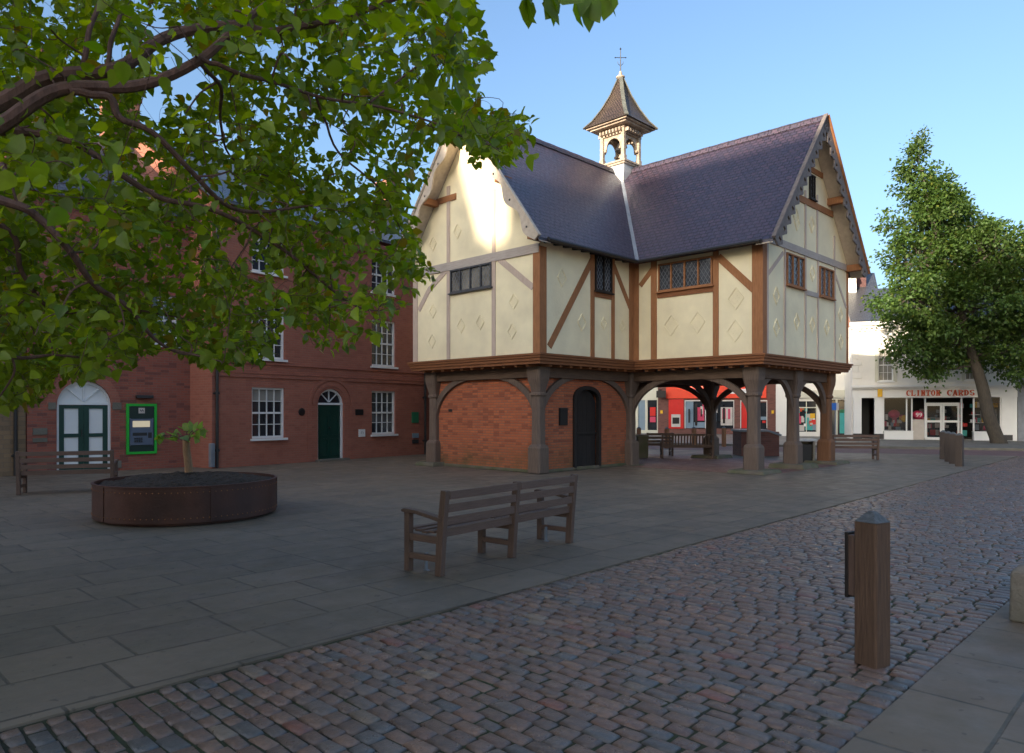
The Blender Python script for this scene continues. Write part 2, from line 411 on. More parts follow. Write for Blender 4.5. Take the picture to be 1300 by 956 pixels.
# near edge of the road in school coordinates
e0 = loc_s(RO - RD * 60); e1 = loc_s(RO + RD * 60)
def edge_x(y): t = (y - e0[1]) / (e1[1] - e0[1]); return e0[0] + t * (e1[0] - e0[0])
YS0 = -11.5                                # the setts lie between this line and ys1(x)
def ys1(x): return -8.16 + .0275 * (x + 12.3)
XS = 18.0; YS1 = ys1(XS)
def sheet(name, poly, z, mat, thick=.06):
    m_ = MB(); m_.prism(poly, (0, 0, z - thick), (1, 0, 0), (0, 1, 0), thick)
    o = m_.build(name, mat); o.location = C0; o.rotation_euler = (0, 0, SA); return struct(o)
sheet('pavement', [(-60, ys1(-60)), (edge_x(YS1), ys1(edge_x(YS1))), (edge_x(45), 45), (-60, 45)], 0, M['paving'])
sheet('pavement', [(-60, YS0 - .92), (edge_x(YS0 - .92), YS0 - .92), (edge_x(YS0), YS0), (-60, YS0)], .012, M['kerbflag'])
sheet('pavement', [(-60, -40), (edge_x(-40), -40), (edge_x(YS0 - .92), YS0 - .92), (-60, YS0 - .92)], .008, M['brick_paver'])
sheet('sett_bed', [(-60, YS0), (edge_x(YS0), YS0), (edge_x(YS1), ys1(edge_x(YS1))), (-60, ys1(-60))], -.016, M['bed'], .02)
sheet('undercroft_paving', [(4.3, -4.2), (10.2, -4.2), (10.2, 9.0), (4.3, 9.0)], .006, M['brick_paver'], .006)
# road and far pavement
def rsheet(name, n0, n1, z, mat, d0=-70, d1=70, th=.05):
    m_ = MB(); m_.box(d0, d1, n0, n1, z - th, z); o = m_.build(name, mat); o.location = RO; o.rotation_euler = (0, 0, math.atan2(RD.y, RD.x)); return struct(o)
rsheet('road', 0.22, 4.8, -.012, M['redroad'], th=.03)
rsheet('kerb', 0.0, .2, .004, M['stone'], th=.04)
rsheet('kerb', 4.82, 5.02, .09, M['stone'], th=.12)
rsheet('far_pavement', 5.04, 45, .085, M['pave_far'], th=.12)

# setts
def build_setts():
    V = []; Fc = []; C = []
    x = -19.0; row = 0
    pal = [(.125, .088, .078), (.115, .088, .08), (.135, .10, .088), (.10, .082, .078), (.105, .10, .105), (.15, .108, .09), (.12, .092, .08)]
    while x < 24:
        rw = rnd.uniform(.098, .124)
        y = YS0 + .01 - (rnd.random() * .1 if row % 2 else 0)
        y = max(y, YS0 + .01)
        wv = rnd.uniform(-.01, .01)
        ye = ys1(x + .05)
        while y < ye - .07:
            ln = rnd.uniform(.135, .225)
            if y + ln > ye - .12: ln = ye - .04 - y
            xx = x + .02 * math.sin(y * 1.1 + x * .7)
            if xx + rw < edge_x(y):
                gp = rnd.uniform(.005, .010); h = rnd.uniform(-.005, .006) + .008 * noise.noise((x * .5, y * .5, 0))
                cs = [(xx + gp, y + gp), (xx + rw - gp, y + gp), (xx + rw - gp, y + ln - gp), (xx + gp, y + ln - gp)]
                cs = [(a + rnd.uniform(-.007, .007), b_ + rnd.uniform(-.008, .008)) for a, b_ in cs]
                mx_, my_ = sum(c[0] for c in cs) / 4, sum(c[1] for c in cs) / 4
                k = len(V); tl = rnd.uniform(-.05, .05); tl2 = rnd.uniform(-.03, .03)
                for z, sc_ in ((-.03, 1), (-.012, .985), (-.003, .90), (.004, .70)):
                    for a, b_ in cs:
                        aa, bb = mx_ + (a - mx_) * sc_, my_ + (b_ - my_) * sc_
                        V.append((aa, bb, z + h + (tl * (aa - mx_) + tl2 * (bb - my_) if z > -.02 else 0)))
                for r_ in range(3):
                    for j in range(4):
                        Fc.append((k + r_ * 4 + j, k + r_ * 4 + (j + 1) % 4, k + r_ * 4 + 4 + (j + 1) % 4, k + r_ * 4 + 4 + j))
                Fc.append((k + 12, k + 13, k + 14, k + 15))
                c = rnd.choice(pal); s_ = rnd.uniform(.82, 1.14)
                q = rnd.random()
                if q < .08: c = (.08, .09, .105)
                elif q < .095: c = (.14, .07, .06)
                elif q < .12: c = (.15, .135, .12)
                c = tuple(v * s_ * m_ for v, m_ in zip(c, (1.62, 1.34, 1.04)))
                C += [(*c, 1)] * 52
            y += ln
        x += rw; row += 1
    me = bpy.data.meshes.new('setts'); me.from_pydata(V, [], Fc); me.update()
    at = me.color_attributes.new('Col', 'FLOAT_COLOR', 'CORNER')
    at.data.foreach_set('color', np.array(C, dtype=np.float32).ravel())
    me.polygons.foreach_set('use_smooth', [True] * len(me.polygons))
    me.materials.append(M['sett'])
    o = bpy.data.objects.new('sett_paving', me); COL.objects.link(o); o.location = C0; o.rotation_euler = (0, 0, SA); struct(o)
build_setts()

# ------------------------------------------------------------------ the old school
SCH = thing('timber_framed_school', 'cream plastered timber framed schoolhouse raised on oak posts, with tiled cross gables and belfry', 'schoolhouse', C0, SA)
H0, EZ, RZ = 3.225, 6.15, 10.25
LW, LB, MW, WB = 5.32, 4.26, 4.11, 6.02
XC, YC = LB + WB / 2, LW / 2               # crossing
XE = LB + WB                               # back wall
YN, YF = -MW, YC + (YC + MW)               # ends of the long wing
OH = .40; GO = .48
m1 = (RZ - EZ) / (YC + OH); m2 = (RZ - EZ) / (WB / 2 + OH)
W_left = Wall(C0, EA); W_side = Wall(C0, EB)
W_front = Wall(C0 + LB * EB, -EA)           # u = -y
W_right = Wall(C0 + LB * EB - MW * EA, EB)  # u = x - LB
T = .16
def gable(mb, axis, c0, half, z0, edge, slope, th=T):
    zt = RZ - .10
    ze = zt - slope * half
    poly = [(-half, z0), (half, z0), (half, ze), (0, zt), (-half, ze)]
    return poly
# plaster
pw = MB()
zt = RZ - .12
pw.prism([(0, H0), (LW, H0), (LW, zt - m1 * LW / 2), (LW / 2, zt), (0, zt - m1 * LW / 2)], (0, 0, 0), (0, 1, 0), (0, 0, 1), T)
LP = pw
def diamond(mb, o, ux, uy, n, u, z, s=.17):
    o = Vector(o); ux = Vector(ux); uy = Vector(uy); n = Vector(n)
    def P(a, b_): return o + ux * (u + a) + uy * (z + b_) + n * .006
    sw = s * .95; sh = s * 1.25
    cs = [(0, sh), (sw, 0), (0, -sh), (-sw, 0)]
    for i in range(4):
        mb.beam(P(*cs[i]), P(*cs[(i + 1) % 4]), .026, .034, n)
    for a, b_ in ((0, .5), (.5, 0), (0, -.5), (-.5, 0), (0, 0), (.25, .25), (-.25, -.25), (.25, -.25), (-.25, .25)):
        c = P(a * sw * .95, b_ * sh * .95); d = s * .09
        mb.add([c + ux * d - n * .004, c + uy * d - n * .004, c - ux * d - n * .004, c - uy * d - n * .004, c + n * .008], [(0, 1, 4), (1, 2, 4), (2, 3, 4), (3, 0, 4)])
def cr7(x, y): return 500 + x / 4.3333, 280 + y / 4.3333
def cr8(x, y): return 780 + x / 3.939, 280 + y / 3.939
def cr2(x, y): return 900 + x / 4.348, 130 + y / 4.348
for c in ((215, 500), (210, 665), (370, 580), (475, 560), (660, 445), (650, 610), (350, 60), (215, 130)):
    u, z = W_left.p(*cr7(*c)); diamond(LP, (0, 0, 0), (0, 1, 0), (0, 0, 1), (-1, 0, 0), u, z, .17)
pw.build('plaster_wall', M['cream'], SCH)
pw = MB(); pw.prism([(T, H0), (LB, H0), (LB, EZ + .35), (T, EZ + .35)], (0, 0, 0), (1, 0, 0), (0, 0, 1), -T)
for c in ((925, 315), (1035, 560), (1155, 565), (1255, 580)):
    u, z = W_side.p(*cr7(*c)); diamond(pw, (0, 0, 0), (1, 0, 0), (0, 0, 1), (0, -1, 0), u, z, .19 if c[0] < 1100 else .14)
pw.build('plaster_wall', M['cream'], SCH)
pw = MB(); pw.prism([(YN + T, H0), (0, H0), (0, EZ + .35), (YN + T, EZ + .35)], (LB, 0, 0), (0, 1, 0), (0, 0, 1), T)
for c in ((283, 525), (415, 510), (607, 390), (603, 553)):
    u, z = W_front.p(*cr8(*c)); diamond(pw, (LB, 0, 0), (0, -1, 0), (0, 0, 1), (-1, 0, 0), u, z, .24)
pw.build('plaster_wall', M['cream'], SCH)
pw = MB(); pw.prism([(LB, H0), (XE, H0), (XE, zt - m2 * WB / 2), (XC, zt), (LB, zt - m2 * WB / 2)], (0, YN, 0), (1, 0, 0), (0, 0, 1), -T)
for c in ((810, 375), (810, 535), (912, 505), (990, 520), (1062, 535), (1130, 470), (1132, 608), (990, 265), (912, 10), (985, 20)):
    u, z = W_right.p(*cr8(*c)); diamond(pw, (LB, YN, 0), (1, 0, 0), (0, 0, 1), (0, -1, 0), u, z, .19)
for c in ((480, 630), (570, 675)):
    u, z = W_right.p(*cr2(*c)); diamond(pw, (LB, YN, 0), (1, 0, 0), (0, 0, 1), (0, -1, 0), u, z, .2)
pw.build('plaster_wall', M['cream'], SCH)
# unseen backs
pw = MB(); pw.prism([(YN + T, H0), (YF - T, H0), (YF - T, EZ + .35), (YN + T, EZ + .35)], (XE - T, 0, 0), (0, 1, 0), (0, 0, 1), T)
pw.prism([(LB, H0), (XE, H0), (XE, zt - m2 * WB / 2), (XC, zt), (LB, zt - m2 * WB / 2)], (0, YF, 0), (1, 0, 0), (0, 0, 1), T)
pw.prism([(LW, H0), (YF - T, H0), (YF - T, EZ + .35), (LW, EZ + .35)], (LB, 0, 0), (0, 1, 0), (0, 0, 1), T)
pw.prism([(T, H0), (LB, H0), (LB, EZ + .35), (T, EZ + .35)], (0, LW - T, 0), (1, 0, 0), (0, 0, 1), -T)
pw.build('plaster_wall', M['cream'], SCH)

def timber(W, o, ux, n, pts, wd, mat, thick=.07, proud=.022):
    """a timber laid on a wall between two reference points (u,z)"""
    mb = MB(); o = Vector(o); ux = Vector(ux); n = Vector(n)
    pq = [o + ux * u + Vector((0, 0, z)) + n * (proud - thick / 2) for u, z in pts]
    for a, b_ in zip(pq, pq[1:]):
        mb.beam(a, b_, wd, thick, n)
    return mb.build('timber', mat, SCH)
FR = {'L': (W_left, (0, 0, 0), (0, 1, 0), (-1, 0, 0)), 'S': (W_side, (0, 0, 0), (1, 0, 0), (0, -1, 0)),
      'F': (W_front, (LB, 0, 0), (0, -1, 0), (-1, 0, 0)), 'R': (W_right, (LB, YN, 0), (1, 0, 0), (0, -1, 0))}
def tpx(face, p, q, wd, mat, proud=.022):
    W, o, ux, n = FR[face]; return timber(W, o, ux, n, [W.p(*p), W.p(*q)], wd, mat, .07, proud)
def tv(face, px, z0, z1, wd, mat, proud=.026):
    W, o, ux, n = FR[face]; u = W.u(px); return timber(W, o, ux, n, [(u, z0), (u, z1)], wd, mat, .07, proud)
def th_(face, u0, u1, z, wd, mat, proud=.030):
    W, o, ux, n = FR[face]; return timber(W, o, ux, n, [(u0, z), (u1, z)], wd, mat, .07, proud)
B = H0
ZL = 6.0
# left gable
tv('L', 569.7, B, ZL - .1, .14, M['oak_pale']); tv('L', 627.2, B, ZL - .1, .14, M['oak_pale'])
tv('L', 569.7, ZL + .1, 8.4, .14, M['oak_pale']); tv('L', 627.2, ZL + .1, 7.9, .12, M['oak_pale'])
th_('L', .0, LW, ZL, .24, M['oak_pale_h'], .045)
tpx('L', (634, 329), (677, 365), .17, M['oak_pale']); tpx('L', (569, 341), (545, 368), .16, M['oak_pale']); tpx('L', (546, 366), (532, 394), .16, M['oak_pale'], .020)
th_('L', 3.3, 4.3, 8.03, .18, M['oak'], .036)
mb = MB(); mb.box(-.024, .25, -.026, .22, B, ZL + .05); mb.build('corner_post', M['oak'], SCH)
mb = MB(); mb.box(-.024, .15, LW - .20, LW + .02, B, ZL + .05); mb.build('corner_post', M['oak_pale'], SCH)
# side wall
tpx('S', (751, 331), (697, 440), .19, M['oak'], .018)
tv('S', 751.8, B, EZ + .1, .17, M['oak']); tv('S', 777.8, B, EZ + .1, .15, M['oak'])
tpx('S', (779, 337), (800.5, 393), .16, M['oak'], .018)
us0, us1 = W_side.u(753.8), W_side.u(776); zs0, zs1 = W_side.z(753.8, 368.8), EZ + .0
th_('S', us0, us1, zs0 - .09, .17, M['oak_h'], .032)
# front wall
mb = MB(); mb.box(LB - .028, LB + .15, -.2, .03, B, EZ + .1); mb.box(LB - .24, LB - .028, -.024, .10, B, EZ + .1); mb.build('corner_post', M['oak'], SCH)
tv('F', 830.4, B, EZ + .1, .20, M['oak']); tv('F', 909, B, EZ + .1, .17, M['oak'])
tpx('F', (813, 363), (829, 341), .15, M['oak'], .018)
tpx('F', (912, 326), (959, 369), .20, M['oak'], .018)
uf0, uf1 = W_front.u(835), W_front.u(905.7); zf0, zf1 = W_front.z(836.4, 371), W_front.z(836.4, 337)
th_('F', uf0, uf1, zf0 - .09, .19, M['oak_h'], .032)
th_('F', .2, MW, EZ + .12, .24, M['oak_h'], .036)
th_('S', .22, LB - .24, EZ + .18, .22, M['oak_h'], .034)
mb = MB(); mb.box(LB - .03, LB + .22, YN - .026, YN + .28, B, EZ + .25); mb.build('corner_post', M['oak'], SCH)
# right gable
ZR = 6.345
for px in (996, 1022, 1038, 1059.5): tv('R', px, B, ZR - .09, .09, M['oak_pale'])
for px, zt_ in ((1022, 8.45), (1037, 8.5), (1058.7, 7.5)): tv('R', px, ZR + .09, zt_ - .3, .09, M['oak_pale'])
th_('R', .25, WB, ZR - .01, .2, M['oak_pale_h'], .04)
tv('R', 1075.2, B, ZR, .1, M['oak'], .03); tv('R', 973.5, B, ZR - .09, .10, M['oak_pale'], .03)
th_('R', .25, .85, ZR, .005, M['oak_pale'])
uz = W_right.p(1015, 249.6); th_('R', .25 + 1.35, WB - 1.2, uz[1] - .05, .19, M['oak'], .036)
uz2 = W_right.p(1029, 215); th_('R', 2.25, WB - 2.0, uz2[1], .16, M['oak'], .034)
tpx('R', (974.5, 348), (994, 321), .11, M['oak_pale'], .018); tpx('R', (1060.5, 350), (1074, 391), .10, M['oak_pale'], .018)
zmid = W_right.z(1022, 371); th_('R', W_right.u(1023.5), W_right.u(1038), zmid, .14, M['oak_pale_h'], .03)

def leaded(face, px0, px1, z0, z1, lights, fmat, lattice=True):
    W, o, ux, n = FR[face]; o, ux, n = Vector(o), Vector(ux), Vector(n)
    u0, u1 = sorted((W.u(px0), W.u(px1)))
    fr = MB(); Z = Vector((0, 0, 1))
    def P(u, z, d): return o + ux * u + Z * z + n * d
    b_ = .045
    fr.beam(P(u0, z0 + b_ / 2, .02), P(u1, z0 + b_ / 2, .02), b_, .09, n); fr.beam(P(u0, z1 - b_ / 2, .02), P(u1, z1 - b_ / 2, .02), b_, .09, n)
    for i in range(lights + 1):
        u = u0 + (u1 - u0) * i / lights; u = min(max(u, u0 + b_ / 2), u1 - b_ / 2)
        fr.beam(P(u, z0 + b_, .018), P(u, z1 - b_, .018), b_, .084, n)
    fo = fr.build('window', fmat, SCH)
    pn = MB(); pn.prism([(u0 + .01, z0 + .01), (u1 - .01, z0 + .01), (u1 - .01, z1 - .01), (u0 + .01, z1 - .01)], o + n * .003, ux, Z, .008)
    pn.build('pane', M['leadglass_reflect' if face == 'L' else 'leadglass'], fo)
    sl = MB(); sl.beam(P(u0 - .05, z0 - .02, .05), P(u1 + .05, z0 - .02, .05), .035, .10, n); sl.build('sill', fmat, fo)
    lt = MB(); dx, dz = .125, .19
    k = -30
    a0, a1, c0, c1 = u0 + b_, u1 - b_, z0 + b_, z1 - b_
    while k < 60:
        for sg in (1, -1):
            # line: (u-a0)/dx + sg*(z-c0)/dz = k
            pts = []
            for u in (a0, a1):
                z = c0 + sg * (k - (u - a0) / dx) * dz
                if c0 <= z <= c1: pts.append((u, z))
            for z in (c0, c1):
                u = a0 + (k - sg * (z - c0) / dz) * dx
                if a0 < u < a1: pts.append((u, z))
            if len(pts) >= 2:
                p, q = max(((p, q) for p in pts for q in pts), key=lambda t: (t[0][0] - t[1][0]) ** 2 + (t[0][1] - t[1][1]) ** 2)
                if p != q and math.hypot(p[0] - q[0], p[1] - q[1]) > .04: lt.beam(P(p[0], p[1], .015), P(q[0], q[1], .015), .008, .008, n)
        k += 1
    lt.build('lattice', M['lead'], fo, uv=False)
leaded('L', 572.9, 625.0, W_left.z(572.7, 373), ZL - .13, 4, M['iron_frame'])
leaded('S', 754.6, 775.6, zs0, EZ + .06, 2, M['oak_dark'])
leaded('F', 836.4, 905.2, zf0, zf1 + .02, 4, M['oak'])
zr0, zr1 = W_right.z(996.5, 361), W_right.z(996.5, 320)
leaded('R', 997.5, 1019.5, zr0, zr1, 3, M['oak']); leaded('R', 1039.3, 1057, W_right.z(1039, 375.5), W_right.z(1039, 337.5), 3, M['oak'])
leaded('R', 1026.8, 1033.2, W_right.z(1026.8, 252), W_right.z(1026.8, 221), 2, M['oak_dark'])

# moulded jetty fascia, following the outline
OUT = [(0, 0), (LB, 0), (LB, YN), (XE, YN), (XE, YF), (LB, YF), (LB, LW), (0, LW)]
def offset_poly(d):
    n_ = len(OUT); res = []
    for i in range(n_):
        p0, p, p1 = Vector(OUT[i - 1]), Vector(OUT[i]), Vector(OUT[(i + 1) % n_])
        e0_, e1_ = (p - p0).normalized(), (p1 - p).normalized()
        n0, n1 = Vector((e0_.y, -e0_.x)), Vector((e1_.y, -e1_.x))
        # OUT is listed so that the outside is to the left of travel for these axes
        sgn = SGN
        res.append(p + (n0 + n1) * d * sgn)
    return res
ar = sum(OUT[i - 1][0] * OUT[i][1] - OUT[i][0] * OUT[i - 1][1] for i in range(len(OUT)))
SGN = 1 if ar > 0 else -1
mb = MB()
prof = [(.02, H0 + .02), (.16, H0), (.16, H0 - .045), (.125, H0 - .05), (.125, H0 - .11), (.09, H0 - .13), (.09, H0 - .19), (.05, H0 - .21), (.05, H0 - .27), (-.25, H0 - .27)]
rings = [[(p.x, p.y, z) for p in offset_poly(d)] for d, z in prof]
vs = [v for r_ in rings for v in r_]; n_ = len(OUT); fs = []
for i in range(len(prof) - 1):
    for j in range(n_):
        f = (i * n_ + j, i * n_ + (j + 1) % n_, (i + 1) * n_ + (j + 1) % n_, (i + 1) * n_ + j)
        fs.append(f if ar < 0 else f[::-1])
mb.add(vs, fs); mb.build('moulded_fascia', M['oak_h'], SCH)
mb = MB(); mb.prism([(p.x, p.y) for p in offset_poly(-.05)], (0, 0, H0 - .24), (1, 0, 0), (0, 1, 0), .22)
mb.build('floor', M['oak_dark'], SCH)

# posts, beams, arch braces
IN = .47
PX0, PX1, PX2 = IN, LB + IN, XE - IN
PY0, PY1 = IN, LW - IN
PN, PF = YN + IN, YF - IN
posts = [(PX0, PY0), (PX0, PY1), (PX1, PY0), (PX1, PN), (XC, PN), (PX2, PN), (PX2, PY0), (PX2, PY1), (PX1, PY1), (PX2, PF), (PX1, PF), (XC, PF)]
ZB0, ZB1 = 2.62, 2.90
def octring(h, ch, z): return [(x, y, z) for x, y in ((-h + ch, -h), (h - ch, -h), (h, -h + ch), (h, h - ch), (h - ch, h), (-h + ch, h), (-h, h - ch), (-h, -h + ch))]
proto = None
pad_h = {0: 0, 1: .12, 2: .03, 3: .10, 4: .14, 5: .10}
for i, (x, y) in enumerate(posts):
    mb = MB()
    prof = [(.225, .05, .02), (.225, .05, .70), (.205, .06, .76), (.165, .07, .80), (.155, .055, 1.2), (.15, .055, 2.10), (.185, .05, 2.13), (.185, .05, 2.19), (.16, .05, 2.21),
            (.18, .05, 2.35), (.23, .05, 2.55), (.24, .04, 2.70), (.24, .04, ZB1)]
    vs = []; fs = []
    for h, ch, z in prof: vs += octring(h, ch, z)
    for a in range(len(prof) - 1):
        for j in range(8): fs.append((a * 8 + j, a * 8 + (j + 1) % 8, a * 8 + 8 + (j + 1) % 8, a * 8 + 8 + j))
    fs.append(tuple(range(7, -1, -1))); fs.append(tuple((len(prof) - 1) * 8 + j for j in range(8)))
    mb.add(vs, fs)
    o = mb.build('oak_post', M['oak_grey'] if i != 5 else M['oak_post'], SCH, bevel=.008)
    o.location = (x, y, 0)
    ph = pad_h.get(i, .12)
    if ph:
        s_ = .56 if i in (3, 4, 5, 6) else (.47 if i == 1 else .36)
        mb = MB(); mb.add([(-s_, -s_, 0), (s_ * 1.05, -s_, 0), (s_, s_, 0), (-s_, s_ * .96, 0), (-s_ + .05, -s_ + .05, ph), (s_ - .04, -s_ + .05, ph), (s_ - .05, s_ - .05, ph), (-s_ + .05, s_ - .06, ph)],
                          [(0, 3, 2, 1), (4, 5, 6, 7), (0, 1, 5, 4), (1, 2, 6, 5), (2, 3, 7, 6), (3, 0, 4, 7)])
        q = mb.build('pad_stone', M['pad'], SCH, bevel=.02); q.location = (x, y, 0)
def brace(p, q, span=None):
    """curved arch braces of both posts p and q, below the beam"""
    p, q = Vector((*p, 0)), Vector((*q, 0)); d = (q - p); Ls = d.length; d.normalize()
    for a, s_ in ((p, 1), (q, -1)):
        reach = min(Ls * .44, 1.75); z0, z1 = 1.45, ZB0 + .02
        outer = []; inner = []
        for k in range(13):
            t = k / 12 * math.pi / 2
            u = reach * (1 - math.cos(t)); z = z0 + (z1 - z0) * math.sin(t)
            wdt = .20 - .04 * math.sin(t)
            nx, nz = math.cos(t) / reach, math.sin(t) / (z1 - z0); ln = math.hypot(nx, nz) or 1
            inner.append((.14 + u + 0, z)); outer.append((.14 + u - wdt * nx / ln, z + wdt * nz / ln))
        outer = [(max(.05, u), min(z, ZB0 + .05)) for u, z in outer]
        mb = MB(); nrm = Vector((-d.y, d.x, 0)); poly = inner + outer[::-1]
        ux = d * s_
        mb.prism(poly, a + nrm * (-.065) if ux.cross(Vector((0, 0, 1))).dot(nrm) > 0 else a + nrm * .065, ux, Vector((0, 0, 1)), .13)
        mb.build('arch_brace', M['oak_grey'], SCH, bevel=.006)
pairs = [(0, 1), (0, 2), (2, 3), (3, 4), (4, 5), (5, 6), (2, 6), (6, 7), (1, 8), (8, 7), (8, 10), (10, 11), (11, 9), (7, 9)]
for a, b_ in pairs:
    brace(posts[a], posts[b_])
    p, q = Vector((*posts[a], (ZB0 + ZB1) / 2)), Vector((*posts[b_], (ZB0 + ZB1) / 2)); d = (q - p).normalized()
    mb = MB(); mb.beam(p + d * .2, q - d * .2, .24, ZB1 - ZB0, (0, 0, 1)); mb.build('floor_beam', M['oak_grey_h'], SCH, bevel=.01)
for x, y, ax in [(IN / 2 - .05, YC, 'x')] + []:
    pass
jb = MB()                                    # joist ends under the jetty
def joist_line(p, q, n):
    p, q, n = Vector((*p, 0)), Vector((*q, 0)), Vector((*n, 0)); Ls = (q - p).length; d = (q - p).normalized(); k = int(Ls / .42)
    for i in range(k + 1):
        c = p + d * (i * Ls / k) + Vector((0, 0, 2.93)); jb.beam(c, c + n * (IN - .02), .11, .07 + 0)
joist_line((PX0, PY0), (PX0, PY1), (-1, 0)); joist_line((PX0, PY0), (PX1, PY0), (0, -1)); joist_line((PX1, PY0), (PX1, PN), (-1, 0)); joist_line((PX1, PN), (PX2, PN), (0, -1))
jb.build('joist', M['oak_h'], SCH)

# brick room under the left wing
DU0, DU1 = W_side.u(728.5), W_side.u(758)    # door, measured on the wall plane below (corrected by the inset)
WR = Wall(C0 + EA * .50, EB); WG = Wall(C0 + EB * .5, EA)
d0, d1 = WR.u(727), WR.u(761.5); dz1 = WR.z(744, 490)
mb = MB(); wall_cells(mb, .5, PX1 - .1, 0, 2.88, [(d0, d1, 0, dz1)], .5, .72)
mb.build('brick_wall', M['brick_room'], SCH)
mb = MB(); mb.box(.5, .72, .72, PY1 + .2, 0, 2.88); mb.box(.72, PX1 - .1, PY1, PY1 + .2, 0, 2.88); mb.box(PX1 - .32, PX1 - .1, .72, PY1, 0, 2.88)
mb.build('brick_wall', M['brick_room'], SCH)
mb = MB(); mb.box(.44, PX1 - .08, .44, PY1 + .25, 0, .09)     # footing
mb.build('footing', M['pad'], SCH, bevel=.02)
# arched door and frame
def arch_poly(a, c, z0, z1, zs, k=10, e=.9):
    mid, hw = (a + c) / 2, (c - a) / 2
    return [(a, z0), (c, z0)] + [(mid + hw * math.cos(t), zs + (z1 - zs) * math.sin(t) ** e) for t in [math.pi * i / k for i in range(k + 1)]]
mb = MB()
outer = arch_poly(d0 + .002, d1 - .002, 0.01, dz1 - .002, dz1 - .38, 14); inner = arch_poly(d0 + .11, d1 - .11, 0.01, dz1 - .11, dz1 - .42, 14)
Z3 = Vector((0, 0, 1)); X3 = Vector((1, 0, 0))
op = [outer[0]] + outer[:0:-1] ; 
def ring_prism(mb, outer, inner, o, ux, uy, depth):
    # outer/inner: same count lists [bl, br, arc from right to left]; open at the bottom
    oo = outer[1:] + [outer[0]]; ii = inner[1:] + [inner[0]]
    for k in range(len(oo) - 1):
        q = [oo[k], oo[k + 1], ii[k + 1], ii[k]]
        a = sum(q[i - 1][0] * q[i][1] - q[i][0] * q[i - 1][1] for i in range(4))
        if abs(a) < 1e-7: continue
        if a < 0: q = q[::-1]
        mb.prism(q, o, ux, uy, depth)
ring_prism(mb, outer, inner, (0, .44, 0), X3, Z3, -.12)
df = mb.build('door_frame', M['oak_dark'], SCH)
mb = MB(); sq = [(d0 + .002, dz1 - .38), (d0 + .002, dz1 - .001)]
sp = MB()
for sgn in (0, 1):                           # brick spandrels above the arched head
    arc = [p for p in outer[2:]]; mid = (d0 + d1) / 2
    half = [p for p in arc if (p[0] >= mid - 1e-6) == bool(sgn)]
    cx = d1 - .002 if sgn else d0 + .002
    poly = half + [(mid, dz1 - .0005), (cx, dz1 - .0005)] if sgn else half + [(cx, dz1 - .0005), (mid, dz1 - .0005)]
    poly = [p for i, p in enumerate(poly) if i == 0 or (abs(p[0] - poly[i - 1][0]) + abs(p[1] - poly[i - 1][1])) > 1e-3]
    for a, b_ in zip(half, half[1:]):
        q = [a, b_, (b_[0], dz1 + .0005), (a[0], dz1 + .0005)]
        ar_ = sum(q[i - 1][0] * q[i][1] - q[i][0] * q[i - 1][1] for i in range(4))
        if abs(ar_) > 1e-6: sp.prism(q if ar_ > 0 else q[::-1], (0, .5, 0), X3, Z3, -.2)
sp.build('brick_spandrel', M['brick_room'], SCH)
mb = MB()
nb = 5
for i in range(nb):
    a = d0 + .11 + (d1 - d0 - .22) * i / nb; c = d0 + .11 + (d1 - d0 - .22) * (i + 1) / nb - .006
    mid = (d0 + d1) / 2; hw = (d1 - d0) / 2 - .11; zt_ = lambda u: dz1 - .53 + .42 * max(0, 1 - ((u - mid) / hw) ** 2) ** .5
    mb.prism([(a, .02), (c, .02), (c, zt_(c)), (a, zt_(a))], (0, .58, 0), X3, Z3, -.04)
dr = mb.build('door', M['oak_dark'], SCH)
mb = MB(); mb.box(d0 + .11, d1 - .11, .54, .58, 1.02, 1.08); mb.build('rail', M['oak_dark'], dr)
mb = MB(); mb.tube([(d0 + .2, .53, 1.12), (d0 + .2, .53, 1.2)], [.02, .02], 10); mb.build('handle', M['iron'], dr)
u0, u1 = WR.u(709.3), WR.u(719.5); z0, z1 = WR.z(714, 540), WR.z(714, 518)
mb = MB(); mb.box(u0, u1, .46, .5, z0, z1); mb.box(u0 + .02, u1 - .02, .452, .46, z0 + .03, z1 - .03); mb.build('wall_plaque', M['plaque'], SCH)
# vent on the gable brickwork
vv = MB(); vu, vz = WG.p(572, 521); vv.box(.48, .5, vu - .08, vu + .08, vz - .04, vz + .04)
for i in range(4): vv.box(.472, .48, vu - .07 + i * .04, vu - .05 + i * .04, vz - .035, vz + .035)
vv.build('air_vent', M['iron'], SCH)

# roof
def slab(poly3, th=.07):
    mb = MB(); P = [Vector(p) for p in poly3]; n = (P[1] - P[0]).cross(P[2] - P[0]).normalized()
    if n.z < 0: P = P[::-1]; n = -n
    k = len(P); low = [p - Vector((0, 0, th)) for p in P]
    mb.add(P + low, [tuple(range(k)), tuple(range(2 * k - 1, k - 1, -1))] + [(i, k + i, k + (i + 1) % k, (i + 1) % k) for i in range(k)])
    return mb
xv = XC - WB / 2 - OH
Y0, Y1 = -OH, LW + OH; X1 = XE + OH
RP = [[(-GO, Y0, EZ), (xv, Y0, EZ), (XC, YC, RZ), (-GO, YC, RZ)],
      [(-GO, Y1, EZ), (xv, Y1, EZ), (XC, YC, RZ), (-GO, YC, RZ)],
      [(xv, YN - GO, EZ), (xv, Y0, EZ), (XC, YC, RZ), (XC, YN - GO, RZ)],
      [(xv, YF + GO, EZ), (xv, Y1, EZ), (XC, YC, RZ), (XC, YF + GO, RZ)],
      [(X1, YN - GO, EZ), (X1, YF + GO, EZ), (XC, YF + GO, RZ), (XC, YN - GO, RZ)]]
for p in RP: slab(p).build('roof', M['tile'], SCH)
